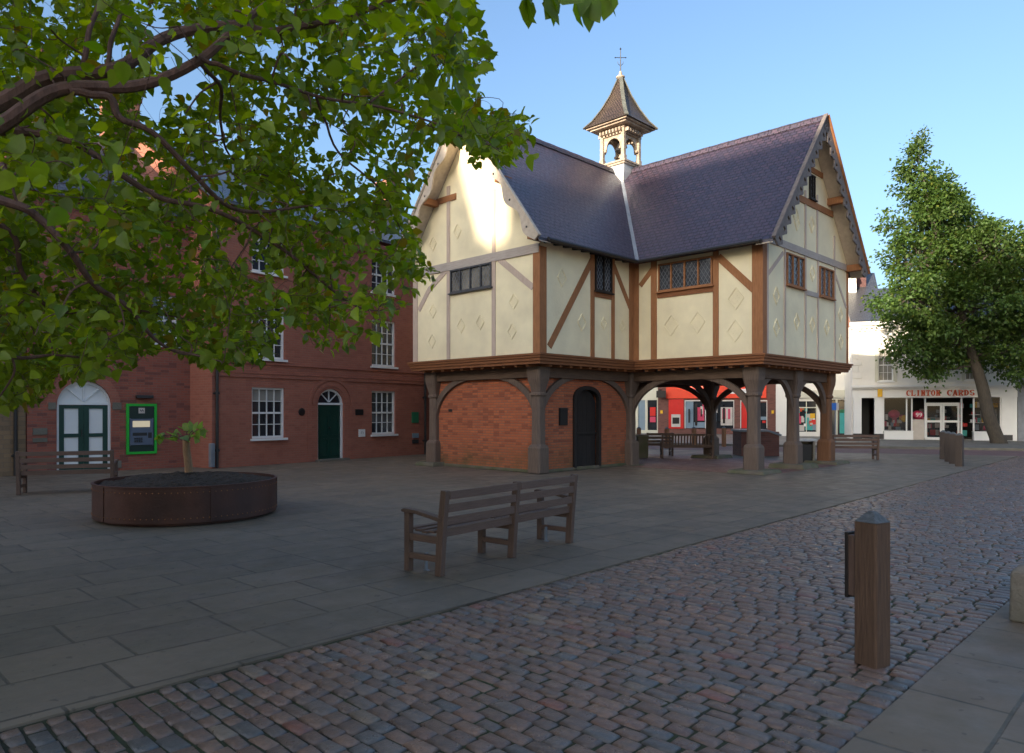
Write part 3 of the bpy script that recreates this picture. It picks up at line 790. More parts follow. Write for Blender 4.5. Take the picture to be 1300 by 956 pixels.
# slates of the eaves course standing a little proud, ridge tiles, valley lead
mb = MB()
k = 0; y = YN - GO + .15
ridge = MB()
def ridge_tiles(a, b_):
    ridge = MB()
    a, b_ = Vector(a), Vector(b_); Ls = (b_ - a).length; d = (b_ - a).normalized(); n = int(Ls / .33)
    sd = Vector((-d.y, d.x, 0))
    for i in range(n):
        c0_ = a + d * (i * Ls / n); c1_ = a + d * ((i + 1) * Ls / n - .012); h = .006 * (i % 2)
        rows = []
        for c in (c0_, c1_):
            for s_, z in ((-.15, -.15), (-.13, -.10 + .0), (-.07, .035), (0, .07), (.07, .035), (.13, -.10), (.15, -.15)): rows.append(c + sd * s_ + Vector((0, 0, z + h)))
        fs = [(j, j + 1, j + 8, j + 7) for j in range(6)] + [(0, 7, 13, 6), (6, 5, 4, 3, 2, 1, 0), (7, 8, 9, 10, 11, 12, 13)]
        ridge.add(rows, fs)
    ridge.build('ridge_tiles', M['tile'], SCH)
ridge_tiles((-GO, YC, RZ), (XC - .55, YC, RZ)); ridge_tiles((XC, YN - GO, RZ), (XC, YC - .55, RZ)); ridge_tiles((XC, YF + GO, RZ), (XC, YC + .55, RZ))
mb = MB(); a = Vector((xv, Y0, EZ)); c = Vector((XC, YC, RZ)); d = (c - a).normalized()
mb.beam(a + Vector((0, 0, .015)) - d * .05, c + Vector((0, 0, .015)), .16, .05); mb.build('valley_lead', M['lead'], SCH)
# gutter / eaves timbers with small brackets
mb = MB()
mb.beam((-GO + .1, Y0 + .12, EZ + .03), (xv, Y0 + .12, EZ + .03), .06, .14); mb.beam((xv + .12, YN - GO + .1, EZ + .03), (xv + .12, Y0, EZ + .03), .06, .14)
for i in range(11): x = -.2 + i * .39; mb.beam((x, Y0 + .08, EZ + .0), (x, .0, EZ + .05), .07, .10)
for i in range(11): y = YN - .2 + i * .39; mb.beam((xv + .08, y, EZ + .0), (LB, y, EZ + .05), .07, .10)
mb.build('rafter_ends', M['oak_dark'], SCH)
mb = MB()
for k in range(2):
    a, c = ((-GO + .3, Y0 - .06, EZ - .02), (xv - .1, Y0 - .06, EZ - .02)) if k == 0 else ((xv - .06, YN - GO + .3, EZ - .02), (xv - .06, Y0 - .1, EZ - .02))
    mb.tube([a, c], [.05, .05], 8)
mb.build('gutter', M['iron'], SCH, smooth=True)
# eaves tile course shadows: thin tile edge strip
# bargeboards
def barge(face, side, mat, pierced, rad_mat, wid=.30):
    """scalloped board following a roof rake"""
    if face == 'L': half, sl, org, ux = YC + OH, m1, Vector((-GO - .05, YC, RZ)), Vector((0, 1, 0))
    else: half, sl, org, ux = WB / 2 + OH, m2, Vector((XC, YN - GO - .05, RZ)), Vector((1, 0, 0))
    Ls = half * math.hypot(1, sl); ang = math.atan2(-sl, 1)
    du = ux * side * math.cos(ang) + Vector((0, 0, math.sin(ang)))       # down the rake
    dn = -ux * side * math.sin(-ang) * 1 + Vector((0, 0, -math.cos(ang)))  # into the gable
    n = 9 if face == 'L' else 13
    pts = [(0, .04), (Ls, .04)]
    low = []
    K = n * 8
    for i in range(K + 1):
        t = 1 - i / K; u = Ls * t
        if face == 'L': wv = wid * .66 + wid * .30 * math.sin(t * 5 * 2 * math.pi * .9 + .8)
        else: wv = wid * .60 + wid * .38 * abs(math.sin(t * n * math.pi)) - wid * .12 * (abs(math.sin(t * n * math.pi * 2 + .4)))
        low.append((u, wv))
    poly = pts[:1] + [pts[1]] + low
    mb = MB(); o_ = org - dn * 0
    face_n = Vector((-1, 0, 0)) if face == 'L' else Vector((0, -1, 0))
    fixed = [(a, b_) for a, b_ in poly]
    # quads along the rake (avoid one big concave polygon)
    up = [(Ls * (1 - i / K), -.03) for i in range(K + 1)]
    for i in range(K):
        q = [up[i], up[i + 1], low[i + 1], low[i]]
        if pierced:
            t = 1 - (i + .5) / K; ph = (t * n) % 1
            if .38 < ph < .62:               # a hole in each lobe
                c = (low[i][1] + low[i + 1][1]) / 2; a_, b_ = c * .38, c * .72
                mb.prism([up[i], up[i + 1], (up[i + 1][0], a_), (up[i][0], a_)], o_, du, dn, .05 if du.cross(dn).dot(face_n) < 0 else -.05)
                mb.prism([(up[i][0], b_), (up[i + 1][0], b_), low[i + 1], low[i]], o_, du, dn, .05 if du.cross(dn).dot(face_n) < 0 else -.05)
                continue
        mb.prism(q, o_, du, dn, .05 if du.cross(dn).dot(face_n) < 0 else -.05)
    bo = mb.build('bargeboard', mat, SCH)
    cp = MB()                               # moulded capping on the rake
    for k_, (off, wd) in enumerate(((-.045, .08), (-.075, .11))):
        cp.beam(org + dn * off + face_n * .00, org + du * (Ls + .04) + dn * off, wd, .03, dn)
    cp.build('rake_moulding', rad_mat, bo)
    if face == 'L':
        for i in range(5):
            pg = MB(); c = org + du * (Ls * (i + .55) / 5) + dn * .12; pg.beam(c + face_n * -.01, c + face_n * .012, .05, .05); pg.build('peg', M['iron'], bo)
for s_ in (1, -1):
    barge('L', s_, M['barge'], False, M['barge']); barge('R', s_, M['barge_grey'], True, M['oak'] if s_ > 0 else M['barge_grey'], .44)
# brackets (purlin ends) under the verge
for y, z in ((Y0 + .30, EZ + .12), (Y1 - .30, EZ + .12), (YC + 1.55, 8.0), (YC - 1.55, 8.0)):
    mb = MB(); mb.box(-GO, 0, y - .1, y + .1, z - .12, z + .06); mb.build('purlin_end', M['oak'], SCH)
for x, z in ((LB + .0, EZ + .2), (XE - .0, EZ + .2), (XC + 1.5, 8.2), (XC - 1.5, 8.2)):
    mb = MB(); mb.box(x - .1, x + .1, YN - GO, YN, z - .14, z + .06); mb.build('purlin_end', M['oak'], SCH)
def soffit(q):
    m_ = slab(q, .02); m_.v = [(x, y, z - .085) for x, y, z in m_.v]; m_.build('soffit', M['barge'], SCH)
for yy in (Y0, Y1): soffit([(-GO + .02, yy, EZ), (-.002, yy, EZ), (-.002, YC, RZ), (-GO + .02, YC, RZ)])
for xx in (xv, X1): soffit([(xx, YN - GO + .02, EZ), (xx, YN - .002, EZ), (XC, YN - .002, RZ), (XC, YN - GO + .02, RZ)])
# belfry
BF = bpy.data.objects.new('belfry', None); COL.objects.link(BF); BF.parent = SCH; BF.location = (XC, YC, 0)
mb = MB(); hs = .62
vs = [];
for h, z in ((.30, RZ - 1.25), (.40, RZ - .6), (.52, RZ - .15), (.55, RZ + .12)):
    vs += [(-h, -h, z), (h, -h, z), (h, h, z), (-h, h, z)]
fs = [(a * 4 + j, a * 4 + (j + 1) % 4, a * 4 + 4 + (j + 1) % 4, a * 4 + 4 + j) for a in range(3) for j in range(4)] + [(3, 2, 1, 0), (12, 13, 14, 15)]
mb.add(vs, fs); mb.build('lead_base', M['lead_pale'], BF)
mb = MB(); mb.box(-.60, .60, -.60, .60, RZ + .12, RZ + .19); mb.box(-.64, .64, -.64, .64, RZ + .192, RZ + .25); mb.build('platform', M['belfry'], BF)
zb, zt2 = RZ + .25, RZ + 1.42
for sx in (-1, 1):
    for sy in (-1, 1):
        mb = MB(); mb.box(sx * .46 - .085, sx * .46 + .085, sy * .46 - .085, sy * .46 + .085, zb, zb + .2)
        mb.box(sx * .46 - .065, sx * .46 + .065, sy * .46 - .065, sy * .46 + .065, zb + .2, zt2)
        mb.build('corner_post', M['belfry'], BF, bevel=.01)
for k in range(4):
    rot = Matrix.Rotation(k * math.pi / 2, 4, 'Z')
    mb = MB()
    # arched spandrel between posts
    K = 12; pts = []
    for i in range(K):
        t0, t1 = math.pi * i / K, math.pi * (i + 1) / K
        a0, a1 = -.30 * math.cos(t0), -.30 * math.cos(t1)
        z0_, z1_ = zb + .56 + .34 * math.sin(t0), zb + .56 + .34 * math.sin(t1)
        mb.prism([(a0, z0_), (a1, z1_), (a1, zb + .98), (a0, zb + .98)], (0, -.44, 0), X3, Z3, -.05)
    for s_ in (-1, 1): mb.prism(sorted([(s_ * .30, zb + .50), (s_ * .397, zb + .5), (s_ * .397, zb + .98), (s_ * .30, zb + .98)], key=lambda p: math.atan2(p[1] - zb - .74, p[0] - s_ * .35)), (0, -.44, 0), X3, Z3, -.05)
    for s_ in (-1, 1): mb.lathe([(.045, -.04), (.05, 0), (.03, .05)], 8, (s_ * .32, -.465, zb + .5))
    mb.box(-.395, .395, -.50, -.40, zb + .99, zb + 1.06)
    for i in range(7): u = -.42 + i * .14; mb.box(u - .03, u + .03, -.66 + .0, -.50, zt2 - .14, zt2 - .02)
    for i in range(6): u = -.35 + i * .14; mb.box(u - .02, u + .02, -.49, -.45, zb + 1.06, zt2 - .1)
    mb.v = [tuple(rot @ Vector(v)) for v in mb.v]
    mb.build('arcade', M['belfry'], BF)
mb = MB(); mb.box(-.55, .55, -.55, .55, zt2 - .02, zt2 + .06); mb.box(-.78, .78, -.78, .78, zt2 + .062, zt2 + .12); mb.box(-.88, .88, -.88, .88, zt2 + .122, zt2 + .17)
mb.build('cornice', M['belfry'], BF, bevel=.01)
mb = MB(); vs = []; SP = [(.95, zt2 + .172), (.74, zt2 + .42), (.50, zt2 + .85), (.28, zt2 + 1.35), (.07, zt2 + 2.0)]
for h, z in SP: vs += [(-h, -h, z), (h, -h, z), (h, h, z), (-h, h, z)]
fs = [(a * 4 + j, a * 4 + (j + 1) % 4, a * 4 + 4 + (j + 1) % 4, a * 4 + 4 + j) for a in range(len(SP) - 1) for j in range(4)] + [(3, 2, 1, 0), (16, 17, 18, 19)]
mb.add(vs, fs); mb.build('spire', M['tile_spire'], BF)
mb = MB()
for sx, sy in ((-1, -1), (1, -1), (1, 1), (-1, 1)):
    for (h0, z0_), (h1, z1_) in zip(SP, SP[1:]): mb.beam((sx * h0, sy * h0, z0_ + .01), (sx * h1, sy * h1, z1_ + .01), .13, .035)
mb.build('hip_lead', M['hip'], BF)
mb = MB(); mb.lathe([(.07, 0), (.09, .03), (.16, .09), (.16, .13), (.07, .16), (.05, .3), (.02, .34)], 12, (0, 0, zt2 + 1.93)); mb.build('finial', M['belfry'], BF, smooth=True)
mb = MB(); zc = zt2 + 2.2
mb.tube([(0, 0, zc), (0, 0, zc + .85)], [.022, .012], 8); dd = Vector((1, -1, 0)).normalized()
cc = Vector((0, 0, zc + .55)); mb.tube([cc - dd * .17, cc + dd * .17], [.012, .012], 6)
for s_ in (-1, 1):
    mb.lathe([(.001, -.03), (.03, 0), (.001, .03)], 8, cc + dd * .19 * s_)
    mb.tube([cc + Vector((0, 0, -.3)), cc + dd * .09 * s_ + Vector((0, 0, -.22)), cc + dd * .10 * s_ + Vector((0, 0, -.14))], [.01, .01, .008], 6)
mb.lathe([(.001, -.05), (.035, 0), (.001, .06)], 8, (0, 0, zc + .86))
mb.build('cross', M['iron'], BF)
mb = MB(); mb.lathe([(.2, 0), (.19, .03), (.13, .15), (.10, .28), (.05, .33)], 16, (0, 0, zb + .55)); mb.tube([(0, 0, zb + .85), (0, 0, zt2)], [.02, .02], 6); mb.build('bell', M['iron'], BF, smooth=True)

# ------------------------------------------------------------------ georgian houses on the left
def sash(root, u0, u1, z0, z1, y=.09, cols=4, rows=4, blind=0, name='window'):
    fr = MB(); b_ = .055
    fr.box(u0, u0 + b_, y - .03, y + .06, z0, z1); fr.box(u1 - b_, u1, y - .03, y + .06, z0, z1)
    fr.box(u0 + b_, u1 - b_, y - .03, y + .06, z0, z0 + .07); fr.box(u0 + b_, u1 - b_, y - .03, y + .06, z1 - .06, z1)
    zm = (z0 + z1) / 2; fr.box(u0 + b_, u1 - b_, y - .02, y + .05, zm - .03, zm + .03)
    a, c = u0 + b_, u1 - b_
    for i in range(1, cols): u = a + (c - a) * i / cols; fr.box(u - .011, u + .011, y - .005, y + .04, z0 + .07, z1 - .06)
    for i in range(1, rows):
        z = z0 + .07 + (z1 - z0 - .13) * i / rows
        if abs(z - zm) > .1: fr.box(a, c, y - .003, y + .038, z - .011, z + .011)
    f = fr.build(name, M['white'], root)
    p = MB(); p.box(a, c, y + .045, y + .055, z0 + .05, z1 - .05 - (z1 - z0) * blind); p.build('pane', M['glass'], f)
    if blind:
        p = MB(); p.box(a, c, y + .045, y + .055, z1 - .05 - (z1 - z0) * blind, z1 - .05); p.build('blind', M['blind'], f)
    s = MB(); s.box(u0 - .06, u1 + .06, y - .19, y + .02, z0 - .07, z0 - .002); s.build('sill', M['white'], f)
    return f
WGEO = Wall(G(269, 595), (.74, 1))
geo = thing('georgian_house', 'three storey red brick georgian house with sash windows and a green arched door', 'house', WGEO.o, WGEO.ang())
GL = 13.0
gw = [];
def gp(x, y): return 250 + x / 3.1875, 300 + y / 3.1875
u0, u1 = WGEO.u(319.8), WGEO.u(361.3); v0, v1 = WGEO.u(472), WGEO.u(502)
zA, zB = WGEO.z(319.8, 557), WGEO.z(319.8, 491.5)
zC, zD = WGEO.z(361, 457), WGEO.z(361, 390); 
zE, zF = zD + 1.0, zD + 2.35
dU0, dU1 = WGEO.u(403.5), WGEO.u(436.8); dZ = WGEO.z(420, 514); dT = WGEO.z(420, 493.5)
holes = [(u0, u1, zA, zB), (v0, v1, zA, zB), (u0, u1, zC, zD), (v0, v1, zC, zD), (dU0, dU1, 0, dT), (u0, u1, zE, zF), (v0, v1, zE, zF)]
mb = MB(); ZTOP = 8.0; wall_cells(mb, 0, GL, 0, ZTOP, holes, 0, .24)
mid = (dU0 + dU1) / 2; hw = (dU1 - dU0) / 2
for i in range(12):
    t0, t1 = math.pi * i / 12, math.pi * (i + 1) / 12
    a0, a1 = mid - hw * math.cos(t0), mid - hw * math.cos(t1)
    y0_, y1_ = dZ + (dT - dZ) * math.sin(t0), dZ + (dT - dZ) * math.sin(t1)
    mb.prism([(a0, y0_), (a1, y1_), (a1, dT + .001), (a0, dT + .001)], (0, .0, 0), X3, Z3, -.24)
mb.box(0, .24, .24, 9, 0, ZTOP); mb.box(GL - .24, GL, .24, 9, 0, ZTOP); mb.box(.24, GL - .24, 8.76, 9, 0, ZTOP)
mb.build('wall', M['brick_geo'], geo)
mb = MB(); zb_ = WGEO.z(294, 473)
mb.box(0, GL, -.04, 0, zb_ - .12, zb_); mb.box(0, GL, -.06, 0, zb_ + .001, zb_ + .05)
mb.box(0, GL, -.045, 0, zb_ + .30, zb_ + .36)
mb.box(-.05, GL, -.10, 0, ZTOP - .5, ZTOP - .36); mb.box(-.05, GL, -.16, 0, ZTOP - .358, ZTOP - .2)
for i in range(60): u = i * .22; mb.box(u, u + .1, -.09, 0, ZTOP - .62, ZTOP - .502)
mb.build('string_course', M['brick_geo'], geo)
for (a, c), zz, bl in (((u0, u1), (zA, zB), .25), ((v0, v1), (zA, zB), 0), ((u0, u1), (zC, zD), 0), ((v0, v1), (zC, zD), 0), ((u0, u1), (zE, zF), 0), ((v0, v1), (zE, zF), 0)):
    sash(geo, a, c, zz[0], zz[1], blind=bl)
# arched door
def ring_arch(mb, mid, hw0, hw1, zs, h0, h1, y0, y1, k=16):
    for i in range(k):
        t0, t1 = math.pi * i / k, math.pi * (i + 1) / k
        q = [(mid - hw0 * math.cos(t0), zs + h0 * math.sin(t0)), (mid - hw0 * math.cos(t1), zs + h0 * math.sin(t1)),
             (mid - hw1 * math.cos(t1), zs + h1 * math.sin(t1)), (mid - hw1 * math.cos(t0), zs + h1 * math.sin(t0))]
        mb.prism(q, (0, y0, 0), X3, Z3, -(y1 - y0))
def arched_door(root, a, c, zs, zt, leaves, panelmat=None, inset=.12):
    mid, hw = (a + c) / 2, (c - a) / 2; h = zt - zs
    fr = MB(); fr.box(a, a + .07, inset - .04, inset + .05, 0, zs); fr.box(c - .07, c, inset - .04, inset + .05, 0, zs); fr.box(a, c, inset - .05, inset + .05, zs, zs + .07)
    ring_arch(fr, mid, hw - .07, hw - .001, zs + .071, h - .15, h - .073, inset - .04, inset + .05)
    for t in ((math.pi * .27), math.pi / 2, math.pi * .73):
        p = (mid - .02 * math.cos(t), zs + .1); q = (mid - (hw - .05) * math.cos(t), zs + .07 + (h - .13) * math.sin(t))
        fr.beam((p[0], inset + .01, p[1]), (q[0], inset + .01, q[1]), .025, .04, (0, 1, 0))
    f = fr.build('door_surround', M['white'], root)
    fl = MB(); poly = [(mid - (hw - .06) * math.cos(math.pi * i / 16), zs + .07 + (h - .13) * math.sin(math.pi * i / 16)) for i in range(17)]
    fl.prism(poly, (0, inset + .03, 0), X3, Z3, -.01); fl.build('fanlight', panelmat or M['glass'], f)
    return f
arched_door(geo, dU0, dU1, dZ, dT, 2)
mb = MB(); a, c = dU0 + .072, dU1 - .072; mb.box(a, c, .13, .17, .04, dZ - .005)
d = mb.build('door', M['green_door'], geo)
mb = MB(); m_ = (a + c) / 2
for (x0, x1) in ((a + .08, m_ - .05), (m_ + .05, c - .08)):
    for (z0_, z1_) in ((.16, .75), (.85, 1.55), (1.65, dZ - .15)):
        mb.box(x0, x1, .105, .13, z0_, z0_ + .03); mb.box(x0, x1, .105, .13, z1_ - .03, z1_); mb.box(x0, x0 + .03, .105, .13, z0_ + .03, z1_ - .03); mb.box(x1 - .03, x1, .105, .13, z0_ + .03, z1_ - .03)
mb.build('panel_moulding', M['green_door'], d)
mb = MB(); mb.lathe([(.02, 0), (.035, .02), (.035, .04), (.015, .06)], 12, (m_, .09, 1.1)); mb.build('handle', M['iron'], d)
mb = MB(); mb.box(dU0 - .1, dU1 + .1, -.2, .2, .004, .06); mb.build('door_step', M['stone'], geo)
# brick arch ring
mb = MB(); ring_arch(mb, mid, hw + .10, hw + .24, dZ, dT - dZ + .08, dT - dZ + .22, -.022, 0); ring_arch(mb, mid, hw + .30, hw + .40, dZ, dT - dZ + .28, dT - dZ + .38, -.035, 0)
mb.box(dU0 - .42, dU0 - .26, -.02, 0, 0, dZ); mb.box(dU1 + .26, dU1 + .42, -.02, 0, 0, dZ); mb.build('brick_arch', M['brick_geo'], geo)
mb = MB(); uu, zz = WGEO.p(383, 523); mb.lathe([(.13, 0), (.13, .02), (.10, .03)], 20, (0, 0, 0)); mb.v = [(x + uu, -z_, y_ + zz) for x, y_, z_ in mb.v]; mb.build('wall_plaque', M['plaque'], geo)
for (px0, py0, px1, py1), mt in (((451, 519.5, 460.7, 527), M['plaque']), ((455, 545, 463, 554.5), M['white']), ((522.5, 523, 531, 537), M['green_plate']), ((523, 550, 531, 556), M['bluegrey']), ((523, 558, 531, 563), M['iron'])):
    a, c = WGEO.u(px0), WGEO.u(px1); z1_, z0_ = WGEO.z((px0 + px1) / 2, py0), WGEO.z((px0 + px1) / 2, py1)
    mb = MB(); mb.box(a, c, -.03, 0, z0_, z1_); mb.build('notice_plate', mt, geo, bevel=.004)
a, c, z = WGEO.u(455), WGEO.u(463), WGEO.z(459, 549.5)
mb = MB(); mb.tube([((a + c) / 2 - .05, -.034, z - .04), ((a + c) / 2 - .04, -.034, z + .04), ((a + c) / 2 + .05, -.034, z + .03), ((a + c) / 2 + .04, -.034, z - .05)], [.006] * 4, 5); mb.build('plate_symbol', M['iron'], geo)
def pipe(root, u, z1, y=-.08, mat=M['iron'], r=.045):
    mb = MB(); mb.tube([(u, y, .02), (u, y, z1)], [r, r], 10)
    for z in (0.5, 2.2, 3.9, 5.6):
        if z < z1: mb.tube([(u, y, z), (u, y, z + .08)], [r * 1.5] * 2, 10); mb.box(u - .09, u + .09, y, 0, z + .01, z + .05)
    return mb.build('drainpipe', mat, root, smooth=True)
pipe(geo, .12, 7.2); pipe(geo, WGEO.u(538), 7.4)
mb = MB(); mb.box(-.12, .02, -.15, -.01, .05, .75); mb.build('pipe_guard', M['lead'], geo, bevel=.02)
def gable_roof(root, x0, x1, y0, y1, z, rise, mat, name='roof'):
    ym = (y0 + y1) / 2
    for p in ([(x0, y0, z), (x1, y0, z), (x1, ym, z + rise), (x0, ym, z + rise)], [(x0, y1, z), (x1, y1, z), (x1, ym, z + rise), (x0, ym, z + rise)]): slab(p, .1).build(name, mat, root)
    for x in (x0 + .2, x1 - .44):
        mb = MB(); mb.prism([(y0 + .3, z - .1), (y1 - .3, z - .1), (ym, z + rise - .25)], (x, 0, 0), (0, 1, 0), (0, 0, 1), .24); mb.build('gable_wall', M['brick_geo'], root)
gable_roof(geo, -.1, GL + .2, -.25, 9.2, ZTOP, 3.0, M['slate'])
def chimney(root, x, y, z0, z1, w_=.9, d_=.7, mat=None, pots=2):
    mb = MB(); mb.box(x - w_ / 2, x + w_ / 2, y - d_ / 2, y + d_ / 2, z0, z1); mb.box(x - w_ / 2 - .06, x + w_ / 2 + .06, y - d_ / 2 - .06, y + d_ / 2 + .06, z1 + .002, z1 + .14)
    o = mb.build('chimney', mat or M['brick_chimney'], root)
    for i in range(pots):
        p = MB(); p.lathe([(.14, 0), (.12, .1), (.11, .45), (.13, .5), (.10, .52)], 14, (x - w_ / 4 + i * w_ / 2 if pots > 1 else x, y, z1 + .14)); p.build('chimney_pot', M['brick_chimney'], o, smooth=True)
chimney(geo, 11.5, 4.5, 8.6, 12.0)

WATM = Wall(G(34.5, 603.7), (.85, 1.0))
ul = WATM.u(262)
WATM = Wall(WATM.o, (G(263, 592) + Vector((-.12, .1, 0)) - WATM.o))
ul = WATM.u(262.5)
atm_b = thing('brick_bank', 'dark banded brick building with white arched double doors and a cash machine', 'bank building', WATM.o, WATM.ang())
aU0, aU1 = WATM.u(72), WATM.u(141.5); aZs, aZt = WATM.z(106, 514), WATM.z(106, 483.5)
w0, w1 = WATM.u(193), WATM.u(226)
zq0, zq1 = WATM.z(210, 438), WATM.z(210, 375)
c0_, c1_ = WATM.u(160), WATM.u(198.5); cz0, cz1 = WATM.z(160, 577), WATM.z(160, 512.5)
holes = [(aU0, aU1, 0, aZt), (w0, w1, zq0, zq1), (c0_ + .02, c1_ - .02, cz0 + .02, cz1 - .02)]
mb = MB(); AT = 7.6; wall_cells(mb, 0, ul, 0, AT, holes, 0, .3)
mid = (aU0 + aU1) / 2; hw = (aU1 - aU0) / 2
for i in range(14):
    t0, t1 = math.pi * i / 14, math.pi * (i + 1) / 14
    mb.prism([(mid - hw * math.cos(t0), aZs + (aZt - aZs) * math.sin(t0)), (mid - hw * math.cos(t1), aZs + (aZt - aZs) * math.sin(t1)), (mid - hw * math.cos(t1), aZt + .001), (mid - hw * math.cos(t0), aZt + .001)], (0, 0, 0), X3, Z3, -.3)
mb.box(0, .3, .3, 8, 0, AT); mb.box(ul - .3, ul, .3, 8, 0, AT); mb.box(.3, ul - .3, 7.7, 8, 0, AT)
mb.build('wall', M['brick_atm'], atm_b)
mb = MB(); ring_arch(mb, mid, hw, hw + .24, aZs, aZt - aZs, aZt - aZs + .24, -.02, 0); mb.build('brick_arch', M['brick_geo'], atm_b)
arched_door(atm_b, aU0, aU1, aZs, aZt, 2, M['white'])
mb = MB(); a, c = aU0 + .075, aU1 - .075; m_ = (a + c) / 2; zt3 = aZs - .01
mb = MB()
for x0, x1 in ((a, a + .12), (m_ - .13, m_ - .003), (m_ + .003, m_ + .13), (c - .12, c)): mb.box(x0, x1, .09, .16, .05, zt3)
for x0, x1 in ((a + .12, m_ - .13), (m_ + .13, c - .12)):
    for z0_, z1_ in ((.05, .2), (.98, 1.08), (zt3 - .09, zt3)): mb.box(x0, x1, .09, .16, z0_, z1_)
d = mb.build('double_door', M['green_door'], atm_b)
mb = MB()
for x0, x1 in ((a + .12, m_ - .13), (m_ + .13, c - .12)):
    for z0_, z1_ in ((.2, .98), (1.08, zt3 - .09)): mb.box(x0, x1, .12, .15, z0_, z1_)
mb.build('door_panel', M['white'], d)
mb = MB(); mb.tube([(m_ - .06, .06, 1.0), (m_ - .06, .06, 1.2)], [.012] * 2, 8); mb.build('handle', M['iron'], d)
for (px0, px1, py0, py1) in ((61, 71, 511, 520), (142.5, 154, 511, 520), (142.5, 154, 585, 594), (41.5, 60, 543.5, 552), (41.5, 60, 556, 561.5)):
    x0, x1 = WATM.u(px0), WATM.u(px1); z1_, z0_ = WATM.z((px0 + px1) / 2, py0), WATM.z((px0 + px1) / 2, py1)
    mb = MB(); mb.box(x0, x1, -.025, 0, max(z0_, .01), z1_); mb.build('stone_block', M['stone'], atm_b, bevel=.006)
sash(atm_b, w0, w1, zq0, zq1, .12)
gable_roof(atm_b, -.1, ul + .1, -.3, 8.2, AT, 3.2, M['slate']); chimney(atm_b, ul - .9, 5.2, 9, 12.6, 1.1)
chimney(atm_b, 1.5, 4.2, 9, 12.6, 1.1)
pipe(atm_b, ul - .12, 7.0)
# cash machine: set in the wall
cm = MB(); zz0, zz1 = cz0, cz1
t = .07
cm.box(c0_, c1_, -.05, .02, zz0, zz0 + t); cm.box(c0_, c1_, -.05, .02, zz1 - t, zz1); cm.box(c0_, c0_ + t, -.05, .02, zz0 + t, zz1 - t); cm.box(c1_ - t, c1_, -.05, .02, zz0 + t, zz1 - t)
CM = cm.build('cash_machine', M['lime'], atm_b)
mb = MB(); mb.box(c0_ + t, c1_ - t, -.02, .1, zz0 + t, zz1 - t); mb.build('back_panel', M['darkgreen'], CM)
a, c = c0_ + t + .03, c1_ - t - .05; Hh = zz1 - zz0
y0_, y1_ = zz0 + Hh * .18, zz0 + Hh * .70
mb = MB(); mb.box(a, c, -.055, -.02, y0_, y1_); mb.box(a - .015, a, -.07, -.02, y0_ - .02, y1_ + .02); mb.box(c, c + .015, -.07, -.02, y0_ - .02, y1_ + .02); mb.build('fascia_panel', M['grey_plastic'], CM, bevel=.004)
mb = MB(); mb.box(a + .06, c - .08, -.062, -.055, y1_ - .24, y1_ - .06); mb.build('screen', M['screen'], CM)
mb = MB(); mb.box(a + .06, c - .16, -.064, -.055, y0_ + .27, y0_ + .36); mb.box(c - .13, c - .03, -.064, -.055, y0_ + .2, y0_ + .36)
for i in range(4):
    for j in range(3): mb.box(a + .1 + i * .06, a + .145 + i * .06, -.07, -.055, y0_ + .08 + j * .05, y0_ + .115 + j * .05)
mb.build('keypad', M['iron'], CM)
mb = MB(); mm = (c0_ + c1_) / 2; mb.box(mm - .085, mm + .085, -.028, -.02, zz1 - .28, zz1 - .12); lg = mb.build('logo_plate', M['palestuff'], CM)
mb = MB(); mb.tube([(mm - .05, -.032, zz1 - .17), (mm - .01, -.032, zz1 - .22), (mm + .015, -.032, zz1 - .17), (mm + .05, -.032, zz1 - .22)], [.012] * 4, 6); mb.build('cash_machine_mark', M['darkgreen'], CM)
mb = MB(); mb.box(c0_ + .25, c1_ - .12, -.14, 0, zz1 + .16, zz1 + .25); mb.build('light_hood', M['iron'], atm_b, bevel=.01)

# buff stone building at the far left
bf = thing('buff_stone_house', 'buff stone building at the left edge of the square, beside the dark brick one', 'house', WATM.o - WATM.d * 9 + Vector((-.03, .03, 0)), WATM.ang())
mb = MB(); mb.box(0, 8.98, .02, 8, 0, 6.8); mb.build('wall', M['brick_buff'], bf); gable_roof(bf, -.1, 9, -.2, 8.2, 6.8, 3, M['slate'])
WB2 = Wall(WATM.o - WATM.d * 9, WATM.d); pipe(bf, WB2.u(19.5), 6.5, -.06)
sash(bf, 3, 4.2, 3.6, 5.2, -.06)

# ------------------------------------------------------------------ shops across the street
WCL = Wall(Vector((19.75, 42.3, 0)), (7.6, -2.6)); CLU = WCL.u(1291)
cl = thing('card_shop', 'white two storey card shop with red lettering, across the street behind the leafy tree', 'shop building', WCL.o + Vector((0, 0, .085)), WCL.ang())
def cz(px, py): return WCL.z(px, py) - .085
f0, f1 = cz(1130, 505), cz(1130, 489.5)      # fascia bottom / cornice
z_e = cz(1100, 411)
x1w, x2w = WCL.u(1112), WCL.u(1137); x3w, x4w = WCL.u(1222), WCL.u(1247)
zw0, zw1 = cz(1125, 485), cz(1125, 443)
xm0, xm1 = WCL.u(1168), WCL.u(1193)
mb = MB(); hl = [(x1w, x2w, zw0, zw1), (x3w, x4w, zw0, zw1), (xm0, xm1, zw0, zw1)]
wall_cells(mb, 0, CLU, f1, z_e, hl, 0, .3); mb.box(0, .3, .3, 9, 0, z_e); mb.box(CLU - .3, CLU, .3, 9, 0, z_e); mb.box(.3, CLU - .3, 8.7, 9, 0, z_e)
mb.build('wall', M['bwhite'], cl)
